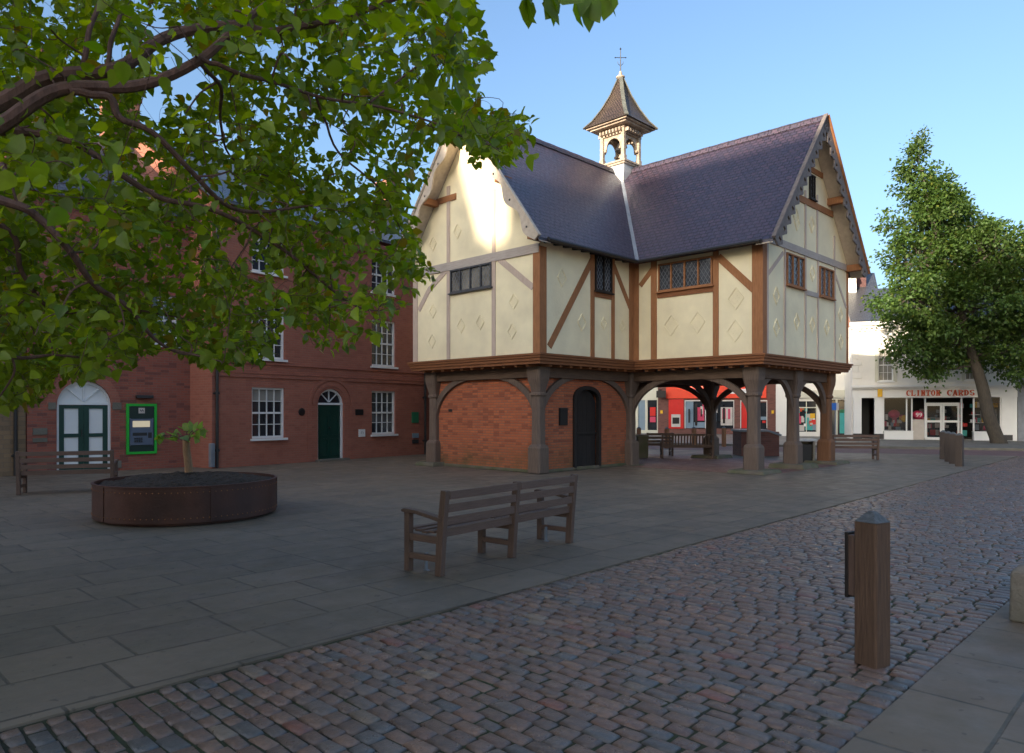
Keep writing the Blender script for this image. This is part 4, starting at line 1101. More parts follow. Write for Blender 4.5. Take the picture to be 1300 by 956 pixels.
for a, c in ((x1w, x2w), (x3w, x4w), (xm0, xm1)):
    sash(cl, a + .12, c - .12, zw0 + .05, zw1, .08, 3, 4, .98)
    mb = MB(); mb.box(a - .06, a + .12, -.05, .1, zw0, zw1); mb.box(c - .12, c + .06, -.05, .1, zw0, zw1); mb.box(a - .1, c + .1, -.07, .1, zw1 + .002, zw1 + .16); mb.build('architrave', M['bcream'], cl)
mb = MB()
for k in range(9):
    z = f1 + .05 + k * .38; wq = .5 if k % 2 else .34
    if z + .34 < z_e: mb.box(0, wq, -.05, 0, z, z + .34)
mb.build('quoins', M['bwhite'], cl, bevel=.01)
mb = MB(); mb.box(-.15, CLU + .1, -.35, 0, z_e - .12, z_e + .08); mb.box(-.1, CLU + .1, -.22, 0, z_e - .28, z_e - .122)
for k in range(34): mb.box(.05 + k * .26, .17 + k * .26, -.16, 0, z_e - .42, z_e - .282)
mb.build('cornice', M['bwhite'], cl)
gable_roof(cl, -.1, CLU + .1, -.2, 9.2, z_e + .08, 2.6, M['slate'])
chimney(cl, CLU - 1, 4.5, z_e + 1, z_e + 4, 1.2)
# shopfront
mb = MB(); mb.box(0, CLU, -.12, 0, f0, f1 - .12); mb.box(-.08, CLU + .08, -.40, 0, f1 - .11, f1 + .02); mb.box(-.04, CLU + .04, -.25, 0, f1 - .2, f1 - .112)
mb.build('fascia', M['white'], cl)
mb = MB()
for k in range(60): u = .1 + k * .16; 
def sp_(p0, p1, y0=-.1, y1=.15, z0=0, z1=None, mat='white', name='pilaster'):
    mb = MB(); a, c = WCL.u(p0), WCL.u(p1); mb.box(a, c, y0, y1, z0, f0 if z1 is None else z1); return mb.build(name, M[mat], cl)
for p0, p1 in ((1083.5, 1093.5), (1110, 1121), (1271, 1284)):
    sp_(p0, p1); mb = MB(); mb.box(WCL.u(p0) - .03, WCL.u(p1) + .03, -.13, -.1, .02, .32); mb.build('plinth', M['iron'], cl)
sp_(1284, 1291, -.05)
mb = MB(); mb.box(WCL.u(1093.5), WCL.u(1110), 2.0, 2.1, 0, f0); mb.box(WCL.u(1121), WCL.u(1271), 4.0, 4.1, 0, f0); mb.box(.3, CLU - .3, .3, 4, f0 + .3, f0 + .35); mb.build('shop_interior', M['black'], cl)
mb = MB(); mb.box(.3, CLU - .3, .3, 4, .003, .02); mb.build('shop_floor', M['palestuff'], cl)
for p0, p1 in ((1122, 1159), (1236, 1271)):
    a, c = WCL.u(p0), WCL.u(p1)
    mb = MB(); mb.box(a, c, -.08, .3, 0, .45); mb.box(a - .02, c + .02, -.11, .32, .452, .50); mb.build('stall_riser', M['white'], cl)
    mb = MB(); mb.box(a + .03, c - .03, -.02, -.005, .5, f0); mb.build('shop_window', M['shopglass'], cl)
for px in (1121.6, 1150.8, 1157.5, 1174.5, 1220.5, 1236, 1270):
    mb = MB(); u = WCL.u(px); mb.box(u - .035, u + .035, -.05, .05, .1 if px in (1174.5, 1220.5) else .5, f0); mb.build('mullion', M['white'], cl)
a, c = WCL.u(1175.5), WCL.u(1219.5); dh = cz(1198, 513); m_ = (a + c) / 2
for x0, x1 in ((a, m_ - .01), (m_ + .01, c)):
    mb = MB(); mb.box(x0, x0 + .1, .2, .27, 0, dh); mb.box(x1 - .1, x1, .2, .27, 0, dh)
    for z0_, z1_ in ((0, .15), (.98, 1.1), (dh - .1, dh)): mb.box(x0 + .1, x1 - .1, .2, .27, z0_, z1_)
    d = mb.build('shop_door', M['white'], cl); mb = MB(); mb.box(x0 + .1, x1 - .1, .23, .24, .15, dh - .1); mb.build('pane', M['shopglass'], d)
mb = MB(); mb.box(a, c, .2, .26, dh + .003, dh + .08); mb.build('transom', M['white'], cl)
mb = MB(); mb.box(WCL.u(1158.5), WCL.u(1174), .1, .13, 0, 1.15); mb.build('low_screen', M['palestuff'], cl)
# goods seen through the glass (flat cards, shelves)
def card(px, py, w_, h_, mat, root=cl, Wl=WCL, y=.45, name='window_card', rnd_=False):
    u, z = Wl.p(px, py); z -= .085; mb = MB()
    if rnd_:
        mb.lathe([(w_ * .5 * math.sin(math.pi * i / 8) + .001, -h_ * .5 * math.cos(math.pi * i / 8)) for i in range(9)], 16, (u, y, z))
    else: mb.box(u - w_ / 2, u + w_ / 2, y, y + .03, z - h_ / 2, z + h_ / 2)
    return mb.build(name, M[mat], root)
BAL = []
for px, py, lab in ((1136.5, 526, 'left'), (1167, 527, 'right')):
    o = card(px, py, .62, .52, 'pink', None, y=.4, name='price_sign', rnd_=True)
    o.location = WCL.o + Vector((0, 0, .085)); o.rotation_euler = (0, 0, WCL.ang())
    tag(o, 'round pink price sign in the ' + ('left window of the card shop' if lab == 'left' else 'second window of the card shop, reading 99p'), 'sign'); BAL.append(o)
o = card(1149, 531.5, .32, .42, 'yellow', None, y=.3, name='balloon', rnd_=True); o.location = WCL.o + Vector((0, 0, .085)); o.rotation_euler = (0, 0, WCL.ang())
tag(o, 'yellow balloon hanging in the left window of the card shop', 'balloon')
gr = random.Random(21)
gmats = ['pink', 'teal', 'palestuff', 'palestuff', 'letter', 'white', 'oak', 'bluegrey', 'yellow', 'palestuff', 'red']
for x0, x1, y_, zlo, zhi, n_ in ((1124, 1149, .5, .55, 1.15, 16), (1238, 1268, .5, .55, 1.9, 30), (1224, 1234, 1.2, .2, 1.9, 14), (1178, 1196, 2.2, .2, 1.5, 12), (1200, 1217, 2.2, .2, 1.6, 14), (1160, 1172, .9, .3, .9, 3)):
    k_ = 0
    while k_ < n_:
        row = .6 + .42 * gr.randint(0, 3); u = gr.uniform(WCL.u(x0), WCL.u(x1)); h_ = gr.uniform(.14, .34); w_ = gr.uniform(.10, .30); z = zlo + (zhi - zlo) * gr.randint(0, 3) / 3.2
        mb = MB(); mb.box(u - w_ / 2, u + w_ / 2, y_ + k_ * .012, y_ + k_ * .012 + .01, z, z + h_); mb.build('display_goods', M[gr.choice(gmats)], cl); k_ += 1
for x0, x1, y_, z_ in ((1123, 1150, .55, .5), (1236, 1270, .5, .95), (1236, 1270, .5, 1.4), (1177, 1218, 2.2, 1.2)):
    mb = MB(); mb.box(WCL.u(x0), WCL.u(x1), y_, y_ + .45, z_, z_ + .03); mb.build('shelf', M['white'], cl)
def text(s, size, loc, rz, mat, name, parent=None, ext=.02, off=.0, stretch=1):
    cu = bpy.data.curves.new(name, 'FONT'); cu.body = s; cu.size = size; cu.extrude = ext; cu.offset = off; cu.align_x = 'CENTER'; cu.align_y = 'CENTER'; cu.resolution_u = 3
    t_ = bpy.data.objects.new(name + '_tmp', cu); COL.objects.link(t_)
    me = bpy.data.meshes.new_from_object(t_.evaluated_get(bpy.context.evaluated_depsgraph_get()))
    bpy.data.objects.remove(t_); me.materials.clear(); me.materials.append(mat)
    mt = Matrix.Rotation(rz, 4, 'Z') @ Matrix.Rotation(math.pi / 2, 4, 'X') @ Matrix.Diagonal((stretch, 1, 1, 1))
    me.transform(mt)
    o = bpy.data.objects.new(name, me); COL.objects.link(o); o.location = loc
    if parent: o.parent = parent
    return o
def serif_word(word, u0, u1, z0, z1, y, mat, parent, name):
    """slab-serif capitals built from bars"""
    n = len(word); cw = (u1 - u0) / n; mb = MB(); T_ = .085; Hh = z1 - z0
    def bar(x0, x1, a, b_): mb.box(x0, x1, y - .03, y, a, b_)
    for i, ch in enumerate(word):
        a = u0 + i * cw + cw * .06; c = u0 + (i + 1) * cw - cw * .06; wd = c - a; s_ = T_ * .45; tk = min(T_ * 1.25, wd * .34)
        def stem(x, full=True): bar(x, x + tk, z0 + s_ * .0, z1); bar(x - s_ * .4, x, z0, z0 + s_); bar(x + tk, x + tk + s_ * .4, z0, z0 + s_); bar(x - s_ * .4, x, z1 - s_, z1); bar(x + tk, x + tk + s_ * .4, z1 - s_, z1)
        def arc(cx, cz_, rx, rz_, t0, t1, th=tk, k=10):
            for j in range(k):
                p, q = t0 + (t1 - t0) * j / k, t0 + (t1 - t0) * (j + 1) / k
                pts = [(cx + rx * math.cos(p), cz_ + rz_ * math.sin(p)), (cx + rx * math.cos(q), cz_ + rz_ * math.sin(q)), (cx + (rx - th) * math.cos(q), cz_ + (rz_ - s_) * math.sin(q)), (cx + (rx - th) * math.cos(p), cz_ + (rz_ - s_) * math.sin(p))]
                ar_ = sum(pts[m - 1][0] * pts[m][1] - pts[m][0] * pts[m - 1][1] for m in range(4))
                mb.prism(pts if ar_ > 0 else pts[::-1], (0, y, 0), X3, Z3, .03)
        cx, cm_ = (a + c) / 2, (z0 + z1) / 2
        if ch == 'C': arc(cx, cm_, wd / 2, Hh / 2, R(50), R(310)); bar(c - tk * .5, c, cm_ + Hh * .12, z1)
        elif ch == 'L': stem(a + s_ * .4); bar(a + tk + s_, c, z0, z0 + s_); bar(c - tk * .4, c, z0 + s_, z0 + Hh * .35)
        elif ch == 'I': stem(cx - tk / 2)
        elif ch == 'N': stem(a + s_ * .4); stem(c - tk - s_ * .4); mb.beam((a + tk * .7, y - .015, z1 - s_ / 2), (c - tk * .7, y - .015, z0 + s_ / 2), tk * .8, .028, (0, 1, 0))
        elif ch == 'T': bar(cx - tk / 2, cx + tk / 2, z0, z1); bar(a, cx - tk / 2, z1 - s_, z1); bar(cx + tk / 2, c, z1 - s_, z1); bar(a, a + tk * .4, z1 - Hh * .35, z1 - s_); bar(c - tk * .4, c, z1 - Hh * .35, z1 - s_); bar(cx - tk, cx - tk / 2, z0, z0 + s_); bar(cx + tk / 2, cx + tk, z0, z0 + s_)
        elif ch == 'O': arc(cx, cm_, wd / 2, Hh / 2, 0, 2 * math.pi, k=16)
        elif ch == 'A':
            mb.beam((a + tk / 2, y - .015, z0), (cx, y - .015, z1), tk * .7, .028, (0, 1, 0)); mb.beam((c - tk / 2, y - .016, z0), (cx + .01, y - .016, z1), tk, .028, (0, 1, 0)); bar(a + tk, c - tk, z0 + Hh * .28, z0 + Hh * .28 + s_); bar(a - s_ * .2, a + tk + s_ * .4, z0 - .004, z0 + s_ * .8); bar(c - tk - s_ * .3, c + s_ * .2, z0 - .004, z0 + s_ * .8)
        elif ch == 'R': stem(a + s_ * .4); arc(a + tk + s_, z0 + Hh * .73, wd * .55, Hh * .27, -math.pi / 2, math.pi / 2); mb.beam((cx, y - .014, cm_), (c - tk * .3, y - .014, z0), tk * .8, .028, (0, 1, 0)); bar(c - tk, c, z0 - .003, z0 + s_)
        elif ch == 'D': stem(a + s_ * .4); arc(a + tk, cm_, wd - tk, Hh / 2, -math.pi / 2, math.pi / 2)
        elif ch == 'S': arc(cx, z0 + Hh * .73, wd / 2, Hh * .27, R(20), R(260)); arc(cx, z0 + Hh * .28, wd / 2, Hh * .28, R(-170), R(80))
    return mb.build(name, mat, parent)
zz0, zz1 = cz(1190, 502), cz(1190, 496)
serif_word('CLINTON', WCL.u(1149.5), WCL.u(1193.5), zz0 - .02, zz1 + .03, -.121, M['letter'], cl, 'shop_lettering')
serif_word('CARDS', WCL.u(1201), WCL.u(1237), zz0 - .02, zz1 + .03, -.121, M['letter'], cl, 'shop_lettering')
u, z = WCL.p(1116.5, 498.5); mb = MB(); mb.box(u - .12, u + .12, -.24, -.121, z - .33, z + .12); mb.build('alarm_box', M['yellow'], cl, bevel=.01)
o = text('99', .34, (*(BAL[1].matrix_basis @ Vector((WCL.u(1167) , 0, 0))).xy, 0), 0, M['white'], 'sign_text')
u, z = WCL.p(1167, 527); o.parent = BAL[1]; o.location = (u, .075, z - .085)

# building right of the card shop
rb = thing('grey_rendered_house', 'grey rendered building at the right edge, beyond the card shop', 'house', WCL.o + WCL.d * (CLU + .05) + Vector((0, 0, .085)), WCL.ang())
mb = MB(); wall_cells(mb, 0, 12, 0, 6.2, [(.6, 1.6, 0, 2.4), (2.2, 5, .5, 2.4), (1, 2.2, 3.6, 5.4)], 0, .3); mb.box(0, .3, .3, 8, 0, 6.2); mb.box(11.7, 12, .3, 8, 0, 6.2)
mb.build('wall', M['lead'], rb); gable_roof(rb, -.02, 12, -.3, 8, 6.2, 2.8, M['tile'])
mb = MB(); mb.box(.3, 11.7, .6, .7, 0, 6.1); mb.build('window_backing', M['black'], rb)
mb = MB(); mb.box(.2, 6, -.6, 0, 2.95, 3.25); mb.build('canopy', M['oak_pale_h'], rb, bevel=.05)
sash(rb, 1, 2.2, 3.6, 5.4, .1)

# the row beyond: facade line 20 m from the near kerb
WF = Wall(RO + RN * 20.5, RD)
def far_block(name, label, px0, px1, h, mat, roofmat, dy=0, openings=()):
    a, c = WF.u(px0), WF.u(px1)
    r = thing(name, label, 'shop building', WF.o + WF.d * a + RN * dy + Vector((0, 0, .085)), WF.ang())
    hl = []
    for q0, q1, y0, y1 in openings:
        hl.append((max(.05, WF.u(q0) - a), min(c - a - .05, WF.u(q1) - a), max(.0, WF.z(q0, y1) - .085), WF.z(q0, y0) - .085))
    mb = MB(); wall_cells(mb, 0, c - a, 0, h, hl, 0, .3); mb.box(0, .3, .3, 9, 0, h); mb.box(c - a - .3, c - a, .3, 9, 0, h); mb.box(.3, c - a - .3, 8.7, 9, 0, h)
    mb.build('wall', M[mat], r); gable_roof(r, -.02, c - a + .02, -.3, 9.2, h, 3.0, M[roofmat])
    mb = MB(); mb.box(.3, c - a - .3, 1.2, 1.3, 0, h - .1); mb.build('interior', M['black'], r)
    return r, a, hl
def fbox(r, a, px0, px1, py0, py1, y0, y1, mat, name):
    mb = MB(); z1_, z0_ = WF.z(px0, py0) - .085, WF.z(px0, py1) - .085
    mb.box(WF.u(px0) - a, WF.u(px1) - a, y0, y1, max(z0_, .01), z1_); return mb.build(name, M[mat], r)
r, a, _ = far_block('cream_shop', 'cream fronted shop seen through the left undercroft arch, beside the red bank', 700, 835, 8.5, 'bcream', 'tile', 0, [(794, 806, 508, 546), (810, 819, 508, 546), (822, 834, 508, 546)])
fbox(r, a, 822, 834, 508, 546, .1, .13, 'glass', 'window'); fbox(r, a, 794, 806, 508, 546, .1, .13, 'glass', 'window'); fbox(r, a, 810, 819, 508, 546, .1, .13, 'bluegrey', 'door')
fbox(r, a, 825, 832, 517, 528, .05, .09, 'red', 'poster'); fbox(r, a, 825, 832, 529, 536, .05, .09, 'pink', 'poster'); fbox(r, a, 795, 812, 497, 505, -.05, -.01, 'plaque', 'fascia')
r, a, _ = far_block('red_bank', 'red brick bank with bright red fascia seen through the undercroft arches', 835.3, 986, 9, 'brick_shop', 'slate', 0, [(869, 896, 508, 544), (905, 932, 508, 544), (940, 957, 508, 544), (963, 974, 511, 551)])
fbox(r, a, 846, 973, 490, 506, -.15, -.01, 'orange_red', 'fascia'); fbox(r, a, 846, 973, 478, 489.6, -.25, -.01, 'bwhite', 'fascia')
fbox(r, a, 849, 868, 507, 544, -.06, -.01, 'red', 'cash_machine_panel')
cmx = fbox(r, a, 852.5, 864, 526, 542, -.09, -.062, 'palestuff', 'cash_machine'); fbox(r, a, 854, 862.5, 530, 538, -.1, -.092, 'plaque', 'screen').parent = cmx
fbox(r, a, 870, 880, 509, 543.5, .05, .09, 'bluegrey', 'window_panel'); fbox(r, a, 881, 895.5, 509, 543.5, .05, .09, 'glass', 'window')
fbox(r, a, 883, 894, 517, 534, .0, .04, 'pink', 'poster'); fbox(r, a, 881, 896, 536, 543, .0, .045, 'bluegrey', 'window_film')
fbox(r, a, 906, 931, 509, 543.5, .05, .09, 'glass', 'window'); fbox(r, a, 915, 930, 517, 540, .0, .04, 'palestuff', 'poster'); fbox(r, a, 917, 927, 519, 532, -.03, -.002, 'pink', 'poster_picture')
fbox(r, a, 941, 956, 509, 543.5, .05, .09, 'red', 'window_panel'); fbox(r, a, 963.5, 973.5, 511, 551, .05, .09, 'glass', 'window'); fbox(r, a, 965, 973, 529, 533, .0, .04, 'bluegrey', 'sign'); fbox(r, a, 968, 972, 534, 537, .0, .04, 'red', 'sign')
for q0, q1 in ((869.3, 896), (905, 932), (940, 957), (963, 974)):
    for q in (q0 + .4, q1 - .4): fbox(r, a, q - .4, q + .4, 508.2, 543.8, -.04, .12, 'bwhite', 'window_frame')
    fbox(r, a, q0 + .8, q1 - .8, 508.2, 509.4, -.04, .12, 'bwhite', 'window_frame')
for k_ in range(12):
    q = gr.uniform(872, 930)
    if 897 < q < 906: continue
    fbox(r, a, q, q + gr.uniform(1, 3), gr.uniform(512, 520), gr.uniform(522, 541), -.035 - k_ * .003, -.033 - k_ * .003, gr.choice(['palestuff', 'bluegrey', 'pink', 'plaque']), 'window_card')
fbox(r, a, 890, 905, 494, 500, -.17, -.151, 'white', 'fascia_sign'); fbox(r, a, 925, 950, 494, 500, -.17, -.151, 'white', 'fascia_sign')
for q0 in (840, 981): fbox(r, a, q0 - 1.5, q0 + 1.5, 521, 525, -.05, -.01, 'yellow', 'heart_plate')
fbox(r, a, 835, 847, 496.5, 505, -.55, -.50, 'plaque', 'hanging_sign'); fbox(r, a, 838, 839, 494, 505, -.5, -.01, 'iron', 'bracket')
r, a, _ = far_block('cream_corner_shop', 'cream painted shop with tall windows seen right of the undercroft posts', 986.3, 1084, 10.2, 'bwhite', 'tile', -2.2, [(1011, 1036, 510, 547), (1054, 1073, 508, 553)])
fbox(r, a, 1011, 1036, 510, 547, .1, .13, 'glass', 'window'); fbox(r, a, 1003, 1080, 497, 506, -.15, -.01, 'bcream', 'fascia')
fbox(r, a, 1012, 1017, 528, 537, .03, .07, 'pink', 'window_goods'); fbox(r, a, 1022, 1031, 525, 545, .03, .07, 'teal', 'window_goods'); fbox(r, a, 1013, 1021, 539, 546, .03, .07, 'palestuff', 'window_goods'); fbox(r, a, 1031, 1035, 534, 545, .03, .07, 'bluegrey', 'window_goods')
fbox(r, a, 1054, 1058.5, 509, 552, .1, .13, 'glass', 'window'); fbox(r, a, 1059, 1061.5, 508, 553, -.02, .12, 'bcream', 'mullion'); fbox(r, a, 1062, 1073, 509, 552, .1, .13, 'glass', 'door')
fbox(r, a, 1064, 1071.5, 520, 549, .04, .08, 'teal', 'poster'); fbox(r, a, 1064, 1071.5, 520, 524, .0, .035, 'green_plate', 'poster_heading')
for q0, q1, z0_, z1_, yy, n_ in ((1012, 1035, .6, 1.7, -.0, 18),):
    for k_ in range(n_):
        u = gr.uniform(WF.u(q0), WF.u(q1)) - a; w_ = gr.uniform(.1, .3); z = gr.uniform(z0_, z1_); h_ = gr.uniform(.12, .4)
        mb = MB(); mb.box(u - w_ / 2, u + w_ / 2, .03 - k_ * .004, .034 - k_ * .004, z, z + h_); mb.build('window_goods', M[gr.choice(gmats)], r)
for q in (1011.6, 1023.5, 1035.6): fbox(r, a, q - .5, q + .5, 510, 547, -.06, .1, 'bcream', 'mullion')
fbox(r, a, 1011.6, 1035.6, 517, 518.2, -.055, .09, 'bcream', 'transom')
mb = MB(); hh = WF.u(1084) - a
for k in range(16): mb.box(hh - (.5 if k % 2 else .32), hh + .01, -.05, 0, 3.3 + k * .4, 3.3 + k * .4 + .36)
mb.build('quoins', M['bwhite'], r)
chimney(r, hh - .5, 3.2, 9.0, 12.4, 1.2, 1.0, M['brick_shade'])
# brick party wall + small house between
pg = thing('red_brick_house', 'plain red brick house with tall chimney stack rising behind the right gable of the schoolhouse', 'house', A3(1086, 522, 46.5) * 1 - Vector((0, 0, CZ)) + Vector((0, 0, .085)), WF.ang())
pg.location.z = .085
mb = MB(); mb.box(.05, 1.2, 0, 5, 0, 9.2); mb.build('wall', M['brick_shade'], pg)
gable_roof(pg, .0, 1.3, -.2, 5.2, 9.2, 1.6, M['slate']); chimney(pg, .2, .9, 9, 11.3, .9, .9, M['brick_shade'])

# ------------------------------------------------------------------ unseen buildings added behind the viewer to shade the square
def back_block(name, label, x0, x1, y0, y1, h, rise, mat, ridge_y=True):
    r = thing(name, label, 'building', C0, SA)
    mb = MB(); mb.box(x0, x1, y0, y1, 0, h); mb.build('wall', M[mat], r)
    xm = (x0 + x1) / 2
    for p in ([(x0 - .2, y0 - .1, h), (x0 - .2, y1 + .1, h), (xm, y1 + .1, h + rise), (xm, y0 - .1, h + rise)], [(x1 + .2, y0 - .1, h), (x1 + .2, y1 + .1, h), (xm, y1 + .1, h + rise), (xm, y0 - .1, h + rise)]): slab(p, .1).build('roof', M['slate'], r)
    for yy in (y0, y1 - .3): mb = MB(); mb.prism([(x0, h - .05), (x1, h - .05), (xm, h + rise - .1)], (0, yy, 0), X3, Z3, -.3); mb.build('gable_wall', M[mat], r)
    for fl in range(int(h // 3)):
        k = int((y1 - y0) // 3)
        for i in range(k):
            yy = y0 + (i + .5) * (y1 - y0) / k
            f = MB(); f.box(x1, x1 + .05, yy - .6, yy + .6, fl * 3 + 1, fl * 3 + 2.5); fo = f.build('window', M['white'], r)
            f = MB(); f.box(x1 + .05, x1 + .07, yy - .5, yy + .5, fl * 3 + 1.1, fl * 3 + 2.4); f.build('pane', M['glass'], fo)
    return r
back_block('hall_shadow_caster', 'unseen red brick hall added behind the viewer to shade the square and the school roof', -61, -49, -13.0, -6.05, 17.8, 6.2, 'brick_geo')  # added shadow caster, ridge height set for the sunlit strip on the roof
back_block('tall_shadow_caster', 'tallest unseen red brick block, added behind the viewer to shade the street tree', -61, -49, -30, -13.1, 21.8, 6.2, 'brick_atm')  # added shadow caster, keeps the lower street tree out of the sun
back_block('nave_shadow_caster', 'unseen long stone church nave, sized behind the viewer to shade the left of the square', -61, -49, 1.35, 21, 16.2, 4.9, 'brick_buff')  # unseen shadow caster, height set to keep the left houses unlit
back_block('low_shadow_caster', 'unseen lower stone block added behind the viewer, between hall and steeple, to shape the sun patch on the gable', -58, -52, -6.0, -4.1, 17.0, 2.2, 'brick_buff')  # added shadow caster, kept low so sun reaches the left gable
sp = thing('steeple_shadow_caster', 'unseen stone church tower with an octagonal spire, shaped behind the viewer to shade the left gable', 'church tower', C0 + EB * -55 + EA * -1.81, SA)  # unseen shadow caster, spire slope set to cut the gable's sun patch
mb = MB(); mb.box(-2.6, 2.6, -2.6, 2.6, 0, 18.8); mb.build('tower', M['brick_buff'], sp)
mb = MB(); mb.lathe([(2.9, 18.7), (1.6, 22.3), (.1, 28)], 8, rot=R(22.5)); mb.build('spire', M['brick_buff'], sp)

# ------------------------------------------------------------------ trees
def cat(pts, sub=6):
    out = []; P = [Vector(p) for p in pts]
    for i in range(len(P) - 1):
        a, b_, c, d = P[max(i - 1, 0)], P[i], P[i + 1], P[min(i + 2, len(P) - 1)]
        for j in range(sub):
            t = j / sub
            out.append(.5 * ((2 * b_) + (c - a) * t + (2 * a - 5 * b_ + 4 * c - d) * t * t + (3 * b_ - a - 3 * c + d) * t ** 3))
    out.append(P[-1]); return out
LEAF = np.array([(0, 0, 0), (.30, .10, .05), (.43, .38, .08), (.25, .78, .03), (0, 1.1, -.10), (-.25, .78, .03), (-.43, .38, .08), (-.30, .10, .05), (0, .45, 0)])
LF = [(0, 1, 2, 8), (8, 2, 3, 4), (8, 4, 5, 6), (0, 8, 6, 7)]
LEAF_S = np.array([(0, 0, 0), (.36, .45, .06), (0, 1, -.05), (-.36, .45, .06)]); LF_S = [(0, 1, 2), (0, 2, 3)]
def leaves_mesh(name, pos, size, out, cols, mat, parent, tmpl, tf, droop=.55, seed=1):
    rg = np.random.RandomState(seed); n = len(pos); pos = np.array(pos); size = np.array(size)
    d = np.array(out) + rg.normal(0, .55, (n, 3)); d[:, 2] -= droop
    d /= np.linalg.norm(d, axis=1)[:, None]
    r = rg.normal(0, 1, (n, 3)); r[:, 2] *= .6
    x = np.cross(d, np.array([0, 0, 1.0]) + r * .6); x /= np.linalg.norm(x, axis=1)[:, None] + 1e-9
    z = np.cross(x, d)
    T_ = tmpl * np.array([1, 1, 1]); curl = rg.uniform(.4, 2.4, (n, 1, 1))
    V = pos[:, None, :] + size[:, None, None] * (T_[None, :, 0:1] * x[:, None, :] + T_[None, :, 1:2] * d[:, None, :] + (T_[None, :, 2:3] * curl) * z[:, None, :])
    k = len(tmpl); V = V.reshape(-1, 3)
    fs = np.array(tf); fl = fs.shape[1]; Fa = (fs[None] + (np.arange(n) * k)[:, None, None]).reshape(-1, fl)
    me = bpy.data.meshes.new(name); me.vertices.add(len(V)); me.vertices.foreach_set('co', V.astype(np.float32).ravel())
    me.loops.add(Fa.size); me.loops.foreach_set('vertex_index', Fa.astype(np.int32).ravel())
    me.polygons.add(len(Fa)); me.polygons.foreach_set('loop_start', np.arange(0, Fa.size, fl, dtype=np.int32))
    me.update(calc_edges=True); me.validate()
    at = me.color_attributes.new('Col', 'FLOAT_COLOR', 'CORNER')
    c = np.repeat(np.array(cols), len(tf) * fl, axis=0); c = np.hstack([c, np.ones((len(c), 1))])
    at.data.foreach_set('color', c.astype(np.float32).ravel())
    me.polygons.foreach_set('use_smooth', [True] * len(me.polygons))
    me.materials.append(mat); o = bpy.data.objects.new(name, me); COL.objects.link(o)
    if parent: o.parent = parent
    return o

# the big broad-leaved tree whose boughs hang in from the left
FT = thing('overhanging_tree', 'large broad leaved tree whose leafy boughs hang in from the upper left over the planter', 'tree', (-5.3, 4.3, 0))
base = Vector((-5.3, 4.3, 0))
def loc(p): return Vector(p) - base
mb = MB(); tp = cat([(0, 0, -.1), (.05, 0, 1.0), (-.05, .1, 2.2), (.1, .1, 3.2), (.15, .1, 4.6), (0, .3, 6.3), (.3, .3, 8.6)]); mb.tube(tp, [.30 - .22 * (i / (len(tp) - 1)) for i in range(len(tp))], 14)
mb.build('trunk', M['bark'], FT, smooth=True)
limbs = [
    [(-140, 190, 4.4, .075), (0, 128, 4.6, .062), (60, 98, 4.7, .056), (150, 86, 4.8, .052), (205, 48, 5.0, .046), (290, 27, 5.2, .040), (345, 42, 5.4, .034), (415, 27, 5.6, .028), (485, 8, 5.8, .022), (560, -30, 6, .012)],
    [(-150, 230, 4.3, .066), (0, 154, 4.2, .052), (85, 118, 4.3, .046), (170, 106, 4.4, .040), (250, 76, 4.5, .035), (305, 28, 4.6, .028), (370, -15, 4.8, .018), (430, -60, 5, .01)],
    [(90, 116, 4.3, .030), (135, 122, 4.35, .028), (150, 150, 4.4, .025), (190, 170, 4.5, .022), (235, 215, 4.7, .020), (290, 258, 5.0, .017), (345, 268, 5.2, .014), (400, 262, 5.5, .010)],
    [(-150, 200, 4.6, .05), (0, 165, 4.8, .036), (90, 180, 4.9, .028), (150, 220, 5.0, .026), (205, 248, 5.1, .023), (265, 262, 5.2, .020), (320, 290, 5.4, .018), (360, 318, 5.5, .016), (405, 352, 5.7, .013), (455, 388, 5.9, .009), (490, 392, 6.1, .006)],
    [(-160, 210, 4.0, .05), (0, 256, 4.0, .030), (45, 280, 4.1, .026), (90, 322, 4.2, .023), (125, 362, 4.4, .020), (165, 392, 4.6, .017), (200, 435, 4.8, .014), (235, 450, 5.0, .010), (265, 446, 5.2, .007)],
    [(255, 74, 4.5, .020), (300, 96, 4.6, .018), (345, 106, 4.8, .016), (400, 120, 5.0, .014), (470, 132, 5.2, .012), (545, 160, 5.4, .010), (595, 182, 5.5, .008), (625, 186, 5.6, .006), (668, 160, 5.7, .004)],
    [(-160, 260, 5.0, .04), (0, 290, 5.2, .024), (28, 350, 5.4, .020), (60, 392, 5.6, .018), (120, 402, 5.9, .014), (185, 398, 6.2, .010), (260, 410, 6.5, .006)],
    [(-160, 380, 4.0, .03), (0, 446, 4.4, .016), (65, 448, 4.6, .010), (110, 452, 4.8, .006)],
    [(105, 96, 4.75, .024), (112, 45, 4.8, .020), (130, 0, 4.9, .016), (120, -60, 5, .01)],
    [(135, 88, 4.8, .020), (148, 30, 4.9, .016), (152, -30, 5, .01)],
    [(250, 75, 4.5, .018), (275, 110, 4.9, .015), (278, 150, 5.3, .012), (300, 200, 5.7, .009), (380, 235, 6.1, .006)],
    [(470, 130, 5.2, .010), (520, 90, 5.4, .008), (580, 70, 5.6, .006), (620, 72, 5.7, .004)],
    [(400, 120, 5.0, .012), (430, 190, 5.4, .010), (480, 240, 5.7, .008), (510, 290, 6.0, .006), (535, 340, 6.2, .004)],
    [(500, -120, 3.6, .02), (600, -80, 3.6, .012), (680, -30, 3.7, .008), (745, -8, 3.8, .005)],
]
LP_ = []
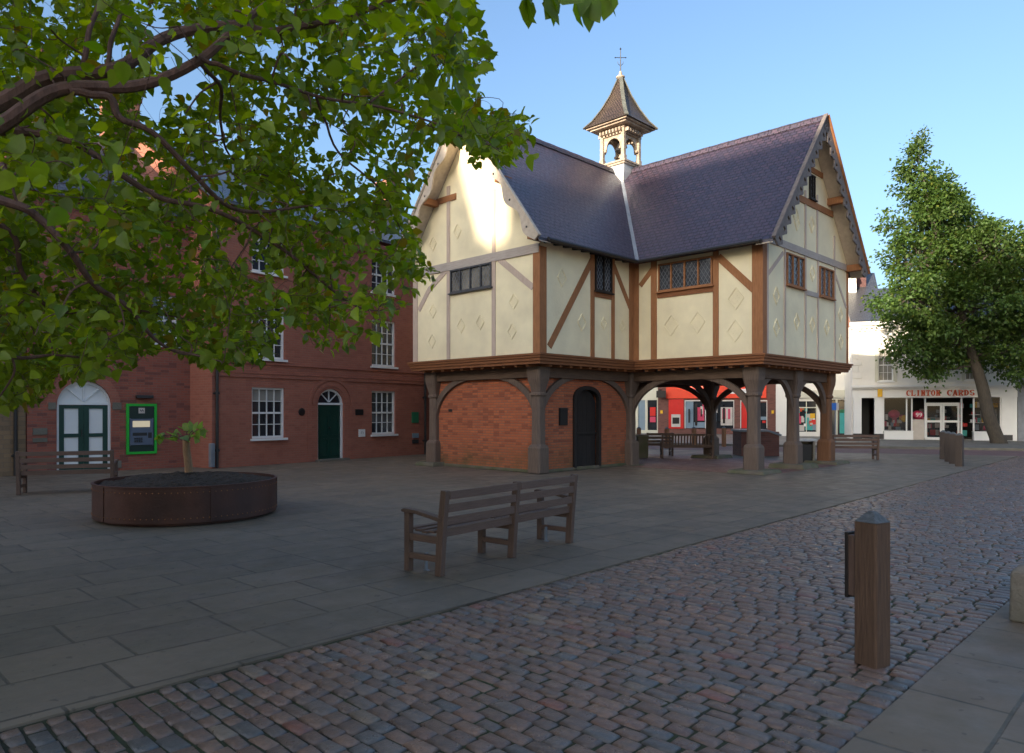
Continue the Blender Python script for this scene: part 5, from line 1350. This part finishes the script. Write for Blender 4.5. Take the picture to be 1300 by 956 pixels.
for li, lb in enumerate(limbs):
    P = [loc(A3(x, y, Z)) for x, y, Z, r_ in lb]; rr = [r_ for *_, r_ in lb]
    if lb[0][0] < -100: P = [Vector((.05, .1, 3.0 + .25 * (li % 4)))] + P; rr = [rr[0] * 1.25] + rr
    C_ = cat(P, 6); n = len(C_); RR = [rr[min(int(i / 6), len(rr) - 1)] * (1 - (i % 6) / 6) + rr[min(int(i / 6) + 1, len(rr) - 1)] * ((i % 6) / 6) for i in range(n)]
    C_ = [c + Vector((noise.noise(c * 1.7 + Vector((li, 0, 0))), noise.noise(c * 1.7 + Vector((0, li, 5))), noise.noise(c * 1.7 + Vector((9, 0, li))))) * .05 * (1 if i > 2 else 0) for i, c in enumerate(C_)]
    mb = MB(); mb.tube(C_, [q_ * .84 for q_ in RR], 8); mb.build('branch', M['bark'], FT, smooth=True, uv=False)
    LP_ += [(c, r_) for c, r_ in zip(C_, RR)]
POLY = [(-330, -330), (-330, 540), (0, 519), (58, 508), (66, 486), (110, 480), (150, 471), (185, 458), (202, 436), (238, 452), (267, 466), (284, 472), (301, 462), (335, 462), (350, 436), (368, 402), (376, 422), (400, 444), (426, 448), (444, 442),
        (452, 428), (476, 424), (495, 398), (510, 398), (523, 383), (528, 360), (542, 352), (552, 362), (552, 336), (533, 319), (526, 284), (518, 247), (545, 222), (540, 200), (568, 178), (592, 186), (601, 214), (614, 198),
        (642, 212), (654, 200), (680, 208), (664, 179), (680, 163), (665, 144), (629, 140), (608, 135), (610, 94), (630, 69), (614, 47), (612, 19), (600, 0), (640, -330)]
def inside(x, y):
    c = False; n = len(POLY); j = n - 1
    for i in range(n):
        xi, yi = POLY[i]; xj, yj = POLY[j]
        if (yi > y) != (yj > y) and x < (xj - xi) * (y - yi) / (yj - yi) + xi: c = not c
        j = i
    return c
GAPS = [(240, 98, 30), (192, 136, 22), (205, 38, 15), (148, 62, 15), (418, 176, 22), (448, 146, 12), (378, 62, 10), (196, 214, 14), (280, 165, 12), (95, 270, 9), (345, 62, 12), (460, 210, 10), (330, 145, 9), (200, 20, 9), (55, 10, 12), (228, 60, 12), (75, 238, 8), (300, 318, 17), (325, 340, 15), (362, 352, 13), (478, 352, 13), (500, 372, 10), (285, 225, 8), (335, 255, 10), (120, 290, 7), (40, 240, 7), (160, 340, 8), (490, 310, 8), (505, 60, 7), (180, 190, 10)]
rg = random.Random(5)
kd_pts = [c for c, _ in LP_]
from mathutils import kdtree
NODES = np.array([tuple(p) for p in kd_pts]); NR = [r_ for _, r_ in LP_]
pos = []; siz = []; out = []; col = []
tw = MB(); made = 0; tries = 0
def project(v):
    w_ = v + base
    return 650 + F * w_.x / w_.y, HY - F * (w_.z - CZ) / w_.y
def put_cluster(c, nleaf, sz):
    global NODES
    dd_ = np.linalg.norm(NODES - np.array(tuple(c)), axis=1); idx = int(dd_.argmin()); dist = float(dd_[idx]); q = Vector(NODES[idx])
    if dist > .95 or not inside(*project((q + c) / 2)): return False
    midp = (q + c) / 2 + Vector((rg.gauss(0, .12), rg.gauss(0, .12), rg.gauss(.03, .12))) * min(1, dist * 1.3)
    pts = cat([q, midp, c], 4); r0 = min(.008, NR[idx] * .72)
    tw.tube(pts, [r0 + (max(.0022, r0 * .6) - r0) * i / len(pts) for i in range(len(pts))], 5, caps=False)
    NODES = np.vstack([NODES, [tuple(p) for p in pts[2:]]]); NR.extend([max(.0024, r0 * .75)] * (len(pts) - 2))
    ax = (c - q).normalized() if dist > 1e-4 else Vector((0, 0, -1))
    for k in range(nleaf):
        t = rg.uniform(.2, 1.1)
        p = q.lerp(c, t) + Vector((rg.gauss(0, .09), rg.gauss(0, .09), rg.gauss(0, .07)))
        x_, y_ = project(p)
        if (p + base).y < 1.6: continue
        if not inside(x_, y_) or any((x_ - gx) ** 2 + (y_ - gy) ** 2 < gr * gr for gx, gy, gr in GAPS): continue
        pos.append(tuple(p)); siz.append(sz * rg.uniform(.65, 1.2)); o_ = (p - q).normalized() if (p - q).length > .01 else ax
        out.append(tuple(o_ * .7))
        h = rg.random()
        if h < .6: c_ = (.15, .215, .022)
        elif h < .85: c_ = (.22, .29, .025)
        elif h < .97: c_ = (.10, .18, .02)
        else: c_ = (.22, .17, .02)
        s_ = rg.uniform(.75, 1.25); col.append(tuple(v * s_ for v in c_))
    return True
CAND = []
while len(CAND) < 4500 and tries < 160000:
    tries += 1
    px, py = rg.uniform(-330, 690), rg.uniform(-320, 530)
    if not inside(px, py) or (px < -40 or py < -40) and rg.random() < .5: continue
    if any((px - gx) ** 2 + (py - gy) ** 2 < gr * gr for gx, gy, gr in GAPS): continue
    dens = .5 + .85 * noise.noise((px / 60, py / 60, 3.3)) + (.2 if py > 230 and px < 260 else 0) - (.03 if px > 270 and py > 280 else 0)
    if rg.random() > dens + .2: continue
    Z = rg.uniform(5.3, 8.8) if rg.random() < .93 else rg.uniform(4.0, 5.3)
    CAND.append(loc(A3(px, py, Z)))
base_nodes = NODES.copy()
CAND.sort(key=lambda c: float(np.linalg.norm(base_nodes - np.array(tuple(c)), axis=1).min()))
for c in CAND:
    if put_cluster(c, rg.randint(7, 11), .080): made += 1
for px, py, Z in ((110, 60, 2.5), (60, 90, 2.4), (130, 120, 2.6), (30, 60, 2.3), (95, 170, 2.5), (150, 210, 2.7), (60, 200, 2.4), (20, 30, 2.2), (190, 60, 2.8), (130, 250, 2.9), (20, 200, 2.5), (505, 60, 3.2), (560, 40, 3.2), (540, 90, 3.3), (590, 90, 3.4), (580, 20, 3.2), (480, 70, 3.1)):
    for k in range(3): put_cluster(loc(A3(px + rg.uniform(-30, 30), py + rg.uniform(-30, 30), Z + .3)), 7, .082)
# the few leaves dropping in from above, right of the bough
for px, py, Z in ((690, 2, 3.7), (712, 4, 3.7), (735, -4, 3.8), (745, 4, 3.8), (770, -12, 3.8), (672, 0, 3.7), (700, -25, 3.7), (655, -12, 3.7)):
    for k in range(2):
        p = loc(A3(px + rg.uniform(-6, 6), py + rg.uniform(-8, 3), Z)); pos.append(tuple(p)); siz.append(.13); out.append((.1, 0, -1.2)); col.append((.15, .235, .024))
tw.build('twigs', M['bark'], FT, uv=False)
leaves_mesh('foliage', pos, siz, out, col, M['leaf'], FT, LEAF, LF, .28, 3)
print('leaves', len(pos), 'clusters', made)

# the street tree by the card shop
ST = thing('street_tree', 'tall leafy green tree with leaning trunk in front of the card shop', 'tree', (24.5, 36.6, .085))
sb = Vector((24.5, 36.6, .085))
def s3(px, py, dz=0): return A3(px, py, 36.6 + dz) - sb
mb = MB(); tp = cat([Vector((0, 0, -.1)), s3(1256, 530), s3(1247, 490), s3(1238, 462), s3(1228, 430), s3(1215, 380), s3(1195, 320), s3(1178, 260), s3(1170, 210)], 5)
mb.tube(tp, [(.38 if i < 2 else .33) * (1 - i / (len(tp) + 2)) ** .8 for i in range(len(tp))], 12); mb.build('trunk', M['bark2'], ST, smooth=True)
rg = random.Random(9)
EL_ = [(1168, 215, 19, 38), (1174, 252, 36, 34), (1185, 290, 60, 45), (1166, 330, 46, 40), (1215, 330, 62, 50), (1260, 320, 50, 45), (1153, 378, 37, 33), (1190, 385, 70, 50), (1250, 385, 70, 55), (1300, 370, 60, 60), (1160, 425, 38, 32), (1200, 430, 60, 36), (1270, 440, 55, 45), (1174, 460, 26, 20), (1310, 430, 50, 50), (1330, 400, 60, 60), (1285, 345, 45, 40), (1235, 295, 35, 28), (1212, 285, 40, 34), (1235, 325, 50, 36), (1196, 255, 24, 26)]
pos = []; siz = []; out = []; col = []; br = MB()
for ex, ey, rx, ry in EL_:
    c = s3(ex, ey, rg.uniform(-1.2, 1.5)); k_ = 36.6 / F
    A_, C_ = rx * k_, ry * k_
    # limb from the trunk
    q = min(tp, key=lambda t: (t - c).length + max(0, t.z - c.z) * 2)
    lp = cat([q, (q + c) / 2 + Vector((0, 0, -.3)), c], 4); br.tube(lp, [.09 * (1 - i / len(lp)) + .012 for i in range(len(lp))], 6)
    nc = int(26 * (rx * ry) / 2000) + 10
    for j in range(nc):
        d = Vector((rg.gauss(0, 1), rg.gauss(0, 1), rg.gauss(0, 1))).normalized(); rr = rg.uniform(.35, 1.12) ** .7
        cc = c + Vector((d.x * A_, d.y * A_ * .9, d.z * C_)) * rr
        cs = rg.uniform(.28, .6); tone = rg.uniform(.8, 1.2)
        br.tube([c.lerp(cc, .3), cc], [.02, .006], 4, caps=False)
        for m_ in range(int(84 * cs / .45)):
            e = Vector((rg.gauss(0, 1), rg.gauss(0, 1), rg.gauss(0, .7))) * cs * .55; p = cc + e
            pos.append(tuple(p)); siz.append(rg.uniform(.13, .23)); out.append(tuple((d + e.normalized()) * .5))
            h = rg.random(); b0 = (.048, .105, .024) if h < .8 else ((.07, .125, .022) if h < .98 else (.10, .12, .02))
            col.append(tuple(v * tone for v in b0))
for k in range(30):                          # stray tips at the top
    p = s3(1168 + rg.gauss(0, 6), rg.uniform(168, 200)); 
    for m_ in range(12): pos.append(tuple(p + Vector((rg.gauss(0, .15), rg.gauss(0, .15), rg.gauss(0, .15))))); siz.append(.14); out.append((0, 0, .6)); col.append((.06, .10, .02))
br.build('branches', M['bark2'], ST, uv=False)
leaves_mesh('crown', pos, siz, out, col, M['leaf2'], ST, LEAF_S, LF_S, .3, 8)
print('street leaves', len(pos))

# ------------------------------------------------------------------ planter and sapling
PC = Vector((-5.32, 11.98, 0)); PR = 1.38
pl = thing('round_planter', 'large round planter of riveted rusty dark steel filled with soil', 'planter', PC)
mb = MB(); n = 48; rings = [(PR - .12, 0.0), (PR - .12, .05), (PR, .05), (PR, .565), (PR + .012, .57), (PR + .012, .59), (PR - .03, .59), (PR - .03, .42)]
mb.lathe(rings, n); mb.f = mb.f[:-2]; mb.build('steel_drum', M['rust'], pl, smooth=True)
mb = MB()
for k in range(5): a = k * 2 * math.pi / 5 + .35; c = Vector((math.cos(a), math.sin(a), 0)) * (PR + .003); mb.beam(c + Vector((0, 0, .06)), c + Vector((0, 0, .56)), .07, .012, Vector((math.cos(a), math.sin(a), 0)))
mb.build('seam_strip', M['rust'], pl)
mb = MB()
for z in (.12, .5):
    for k in range(100):
        a = 2 * math.pi * k / 100; c = Vector((math.cos(a), math.sin(a), 0)); p = c * (PR + .001) + Vector((0, 0, z)); tt = Vector((-c.y, c.x, 0)); s_ = .012
        mb.add([p + tt * s_, p + Z3 * s_, p - tt * s_, p - Z3 * s_, p + c * .008], [(0, 1, 4), (1, 2, 4), (2, 3, 4), (3, 0, 4)])
struct(mb.build('rivets', M['oak'], pl, uv=False), 'stuff')
mb = MB(); K = 36; rg = random.Random(4); vs = []; fs = []
for i in range(K + 1):
    r_ = (PR - .035) * i / K
    for j in range(64):
        a = 2 * math.pi * j / 64; x, y = r_ * math.cos(a), r_ * math.sin(a)
        z = .53 + .14 * (1 - (i / K) ** 2) + .05 * noise.noise((x * 3, y * 3, 1)) + .02 * noise.noise((x * 14, y * 14, 4)) + rg.uniform(-.010, .010); vs.append((x, y, z if i < K else .5))
for i in range(K):
    for j in range(64): fs.append((i * 64 + j, i * 64 + (j + 1) % 64, i * 64 + 64 + (j + 1) % 64, i * 64 + 64 + j)[::-1])
mb.add(vs, fs); mb.build('soil', M['soil'], pl)
sg = thing('sapling', 'young sapling with a bound tan stem and few green leaves, growing in the round planter', 'sapling', PC + Vector((-.1, .25, .6)))
mb = MB(); mb.tube([(0, 0, -.1), (-.01, 0, .2), (-.045, 0, .45), (-.05, 0, .66)], [.068, .064, .060, .056], 12); mb.build('stem', M['sapbark'], sg, smooth=True)
mb = MB(); pos = []; siz = []; out = []; col = []
for k in range(7):
    a = k * 2.4; q = Vector((-.09, 0, .64)) + Vector((math.cos(a) * .24 * (.5 + rg.random()), math.sin(a) * .24, rg.uniform(.02, .2)))
    mb.tube(cat([Vector((-.05, 0, .55)), Vector((-.05, 0, .68)) * .5 + q * .5, q], 3), [.008] * 7, 5)
    for m_ in range(5): pos.append(tuple(q + Vector((rg.gauss(0, .05), rg.gauss(0, .05), rg.gauss(0, .03))))); siz.append(rg.uniform(.12, .19)); out.append((q.x * 2, q.y * 2, .25)); col.append((.16, .26, .05))
mb.build('twigs', M['bark'], sg, uv=False)
leaves_mesh('foliage', pos, siz, out, col, M['leaf'], sg, LEAF, LF, .25, 5)

# ------------------------------------------------------------------ benches
def make_bench(name, label, length, modules, loc_, rz, group=None, slatted=False):
    """local x along the bench, y towards the front of the seat; origin under the back left post"""
    t = thing(name, label, 'bench', loc_, rz, group); n = modules + 1
    for i in range(n):
        x = length * i / modules
        mb = MB(); mb.prism([(0, 0), (.085, 0), (.06, .42), (.0, .89), (-.075, .885), (-.03, .42)], (x - .035, 0, 0), (0, 1, 0), (0, 0, 1), .07); mb.build('back_post', M['bench_v'], t, bevel=.008)
        mb = MB(); mb.box(x - .035, x + .035, .46, .535, 0, .63 if i in (0, n - 1) else .40); mb.build('leg', M['bench_v'], t, bevel=.006)
        mb = MB(); mb.box(x - .03, x + .03, .07, .46, .14, .20); mb.box(x - .028, x + .028, .055, .46, .33, .405); mb.build('stretcher', M['bench'], t, bevel=.004)
        if i in (0, n - 1):
            mb = MB(); pts = [(-.01, .60), (.15, .625), (.35, .655), (.53, .665), (.575, .65), (.57, .625), (.35, .615), (.15, .585), (-.01, .555)]
            mb.prism(pts[::-1], (x - .045, 0, 0), (0, 1, 0), (0, 0, 1), .09); mb.build('armrest', M['bench_v'], t, bevel=.006)
    for m_ in range(modules):
        a, c = length * m_ / modules + .036, length * (m_ + 1) / modules - .036
        if slatted:
            mb = MB(); mb.beam((a, -.055, .86), (c, -.055, .86), .035, .07); mb.beam((a, .0, .47), (c, .0, .47), .035, .06)
            k = int((c - a) / .1)
            for j in range(1, k): x = a + (c - a) * j / k; mb.beam((x, -.002, .49), (x, -.052, .84), .05, .015, (0, 1, 0))
            mb.build('backrest', M['bench_v'], t)
        else:
            for j, (z, hgt) in enumerate(((.835, .085), (.70, .085), (.565, .085))):
                mb = MB(); y = -.068 + (.88 - z) * .15; mb.beam((a, y, z), (c, y, z), .024, hgt); mb.build('back_slat', M['bench'], t, bevel=.004)
        mb = MB(); mb.beam((a, .02, .44), (c, .02, .44), .028, .085); mb.build('seat_rail', M['bench'], t, bevel=.004)
        for j in range(5):
            mb = MB(); y = .10 + j * .1; z = .42 + .012 * abs(j - 2) ; mb.beam((a, y, z), (c, y, z), .082, .024); mb.build('seat_slat', M['bench'], t, bevel=.004)
    return t
p, q = G(562, 732), G(726, 689.6)
b1 = make_bench('bench', 'long double wooden park bench in the foreground seen from behind, between planter and setts', (q - p).length, 2, p, math.atan2((q - p).y, (q - p).x), 'wooden benches')
br_ = MB(); 
for x in (.10, (q - p).length - .1): br_.box(x - .02, x + .02, .33, .345, 0, .19); br_.box(x - .02, x + .02, .30, .36, .0, .012)
br_.build('fixing_bracket', M['lead'], b1)
p = G(23, 629); q = Vector((p.x + 1.60, p.y + .6, 0))
make_bench('bench', 'weathered wooden bench at the far left in front of the white arched doors', 1.68, 1, p, math.atan2((q - p).y, (q - p).x), 'wooden benches')
p = G(841, 582.5); make_bench('bench', 'slatted back bench seen through the left undercroft arch, beside the dark inner post', 1.75, 1, p, R(-6), 'wooden benches', True)
p = G(824, 580.5) + Vector((.05, .6, 0)); make_bench('bench', 'small dark bench behind the slatted one seen through the left undercroft arch', .95, 1, p, R(0), 'wooden benches')
p = G(1050, 583.5); make_bench('bench', 'wooden bench right of the undercroft, half hidden behind its last post', 1.5, 1, p + Vector((.2, 0, 0)), R(-8), 'wooden benches')

# ------------------------------------------------------------------ bollards
def make_bollard(label, loc_, rz, wd=.165, h=.96, grp='timber bollards', mat='post'):
    t = thing('timber_bollard', label, 'bollard', loc_, rz, grp); a = wd / 2
    mb = MB(); vs = []
    for hh, z in ((a, 0), (a, h * .5), (a, h - .006)): vs += octring(hh, .012, z)
    fs = [(i * 8 + j, i * 8 + (j + 1) % 8, i * 8 + 8 + (j + 1) % 8, i * 8 + 8 + j) for i in range(2) for j in range(8)] + [tuple(range(7, -1, -1)), tuple(range(16, 24))]
    mb.add(vs, fs); mb.build('shaft', M[mat], t)
    mb = MB(); mb.add([(-a, -a, h - .004), (a, -a, h - .004), (a, a, h - .004), (-a, a, h - .004), (-.02, -.02, h + .068), (.02, -.02, h + .068), (.02, .02, h + .068), (-.02, .02, h + .068)],
                      [(3, 2, 1, 0), (4, 5, 6, 7), (0, 1, 5, 4), (1, 2, 6, 5), (2, 3, 7, 6), (3, 0, 4, 7)]); mb.build('cap', M['post_top'], t, bevel=.006)
    return t
ctr = Vector((2.425, 4.905, 0))
bo = make_bollard('large square timber bollard in the right foreground with a plate fixed to its side', ctr, R(-60))
mb = MB(); a = .0825
mb.box(-a - .055, -a, -.062, .062, .44, .855); blk = mb.build('backing_block', M['bench_v'], bo, bevel=.006)
mb = MB(); mb.box(-a - .085, -a - .056, -.06, .06, .42, .87); mb.build('reflector_plate', M['oak_dark'], bo, bevel=.006)
proto = make_bollard('nearest timber bollard of the row in the distance at the end of the setts', G(1218, 592), SA, .2, .96, 'distant row of bollards', 'post_dark')
for (px, py), lab in zip(((1210, 588.6), (1204, 586), (1197.5, 583)), ('second', 'third', 'farthest, tallest looking')):
    copy_tree(proto, G(px, py), SA + .05, lab + ' timber bollard of the distant row at the end of the setts')
p2 = make_bollard('orange brown wooden post by the road seen through the left arch, above the slatted bench', G(846.5, 569), .4, .16, .9, 'roadside wooden posts', 'oak')
copy_tree(p2, G(881, 568), .4, 'orange brown wooden post by the road seen left of the dark inner post')
copy_tree(p2, G(919, 567), .4, 'orange brown wooden post by the road seen just right of the dark inner post')
copy_tree(p2, G(811, 568), .4, 'orange brown wooden post by the road seen at the far left of the arch')

# stone block at the right edge
mb = MB(); s_ = .34; mb.add([(-s_, -s_, 0), (s_, -s_, 0), (s_, s_, 0), (-s_, s_, 0), (-s_ + .01, -s_ + .01, .40), (s_ - .01, -s_ + .01, .40), (s_ - .01, s_ - .01, .40), (-s_ + .01, s_ - .01, .40), (-s_ + .07, -s_ + .07, .46), (s_ - .07, -s_ + .07, .46), (s_ - .07, s_ - .07, .46), (-s_ + .07, s_ - .07, .46)],
                      [(3, 2, 1, 0), (0, 1, 5, 4), (1, 2, 6, 5), (2, 3, 7, 6), (3, 0, 4, 7), (4, 5, 9, 8), (5, 6, 10, 9), (6, 7, 11, 10), (7, 4, 8, 11), (8, 9, 10, 11)])
o = mb.build('stone_block', M['stone'], bevel=.02); o.location = G(1279, 800) + Vector((.62, .20, .012)); o.rotation_euler = (0, 0, SA)
tag(o, 'low mossy stone block cut by the right edge, on the kerb flags', 'stone block')

# brick planter wall, bin, cabinet, sign, behind the undercroft
p = G(941, 579); bw_ = thing('brick_planter_wall', 'low brick wall with blue grey coping behind the corner post of the undercroft', 'low wall', p, R(-2))
mb = MB(); mb.box(0, 1.42, 0, 1.2, 0, .92); mb.build('wall', M['brick_shop'], bw_)
mb = MB(); mb.box(-.06, 1.0, -.06, 1.26, .922, 1.0); mb.add([(1.0, -.06, .922), (1.48, -.06, .75), (1.48, 1.26, .75), (1.0, 1.26, .922), (1.0, -.06, 1.0), (1.5, -.06, .82), (1.5, 1.26, .82), (1.0, 1.26, 1.0)], [(3, 2, 1, 0), (4, 5, 6, 7), (0, 1, 5, 4), (1, 2, 6, 5), (2, 3, 7, 6), (3, 0, 4, 7)])
mb.build('coping', M['lead'], bw_)
p = G(1016, 588.5); bn = thing('litter_bin', 'squat open fronted stone litter bin between the last two undercroft posts', 'litter bin', p, R(-5))
mb = MB(); mb.box(-.04, .03, 0, .5, 0, .72); mb.box(.40, .47, 0, .5, 0, .72); mb.box(.03, .40, .43, .5, 0, .72); mb.build('housing', M['stone'], bn)
mb = MB(); mb.box(-.08, .52, -.05, .55, .722, .80); mb.build('top', M['lead_pale'], bn, bevel=.01); mb = MB(); mb.box(.05, .38, .06, .4, .02, .62); mb.build('liner', M['black'], bn)
p = G(810, 581.5); cb = thing('stone_cabinet', 'grey green stone cabinet seen at the left end of the open undercroft', 'cabinet', p, R(0))
mb = MB(); mb.box(0, .36, 0, .4, 0, .78); mb.build('body', M['pad'], cb, bevel=.01); mb = MB(); mb.box(-.03, .39, -.03, .43, .782, .84); mb.build('top', M['stone'], cb, bevel=.01)
p = G(1060.5, 566); ps = thing('street_sign', 'small blue and white sign on a thin pole before the cream corner shop', 'sign', p, 0)
mb = MB(); mb.tube([(0, 0, 0), (0, 0, 2.15)], [.03, .03], 8); mb.build('pole', M['lead'], ps, smooth=True)
mb = MB(); mb.box(-.22, .02, -.06, -.035, 1.75, 2.1); mb.build('blue_panel', M['blue'], ps); mb = MB(); mb.box(.022, .14, -.06, -.035, 1.75, 2.1); mb.build('white_panel', M['palestuff'], ps)
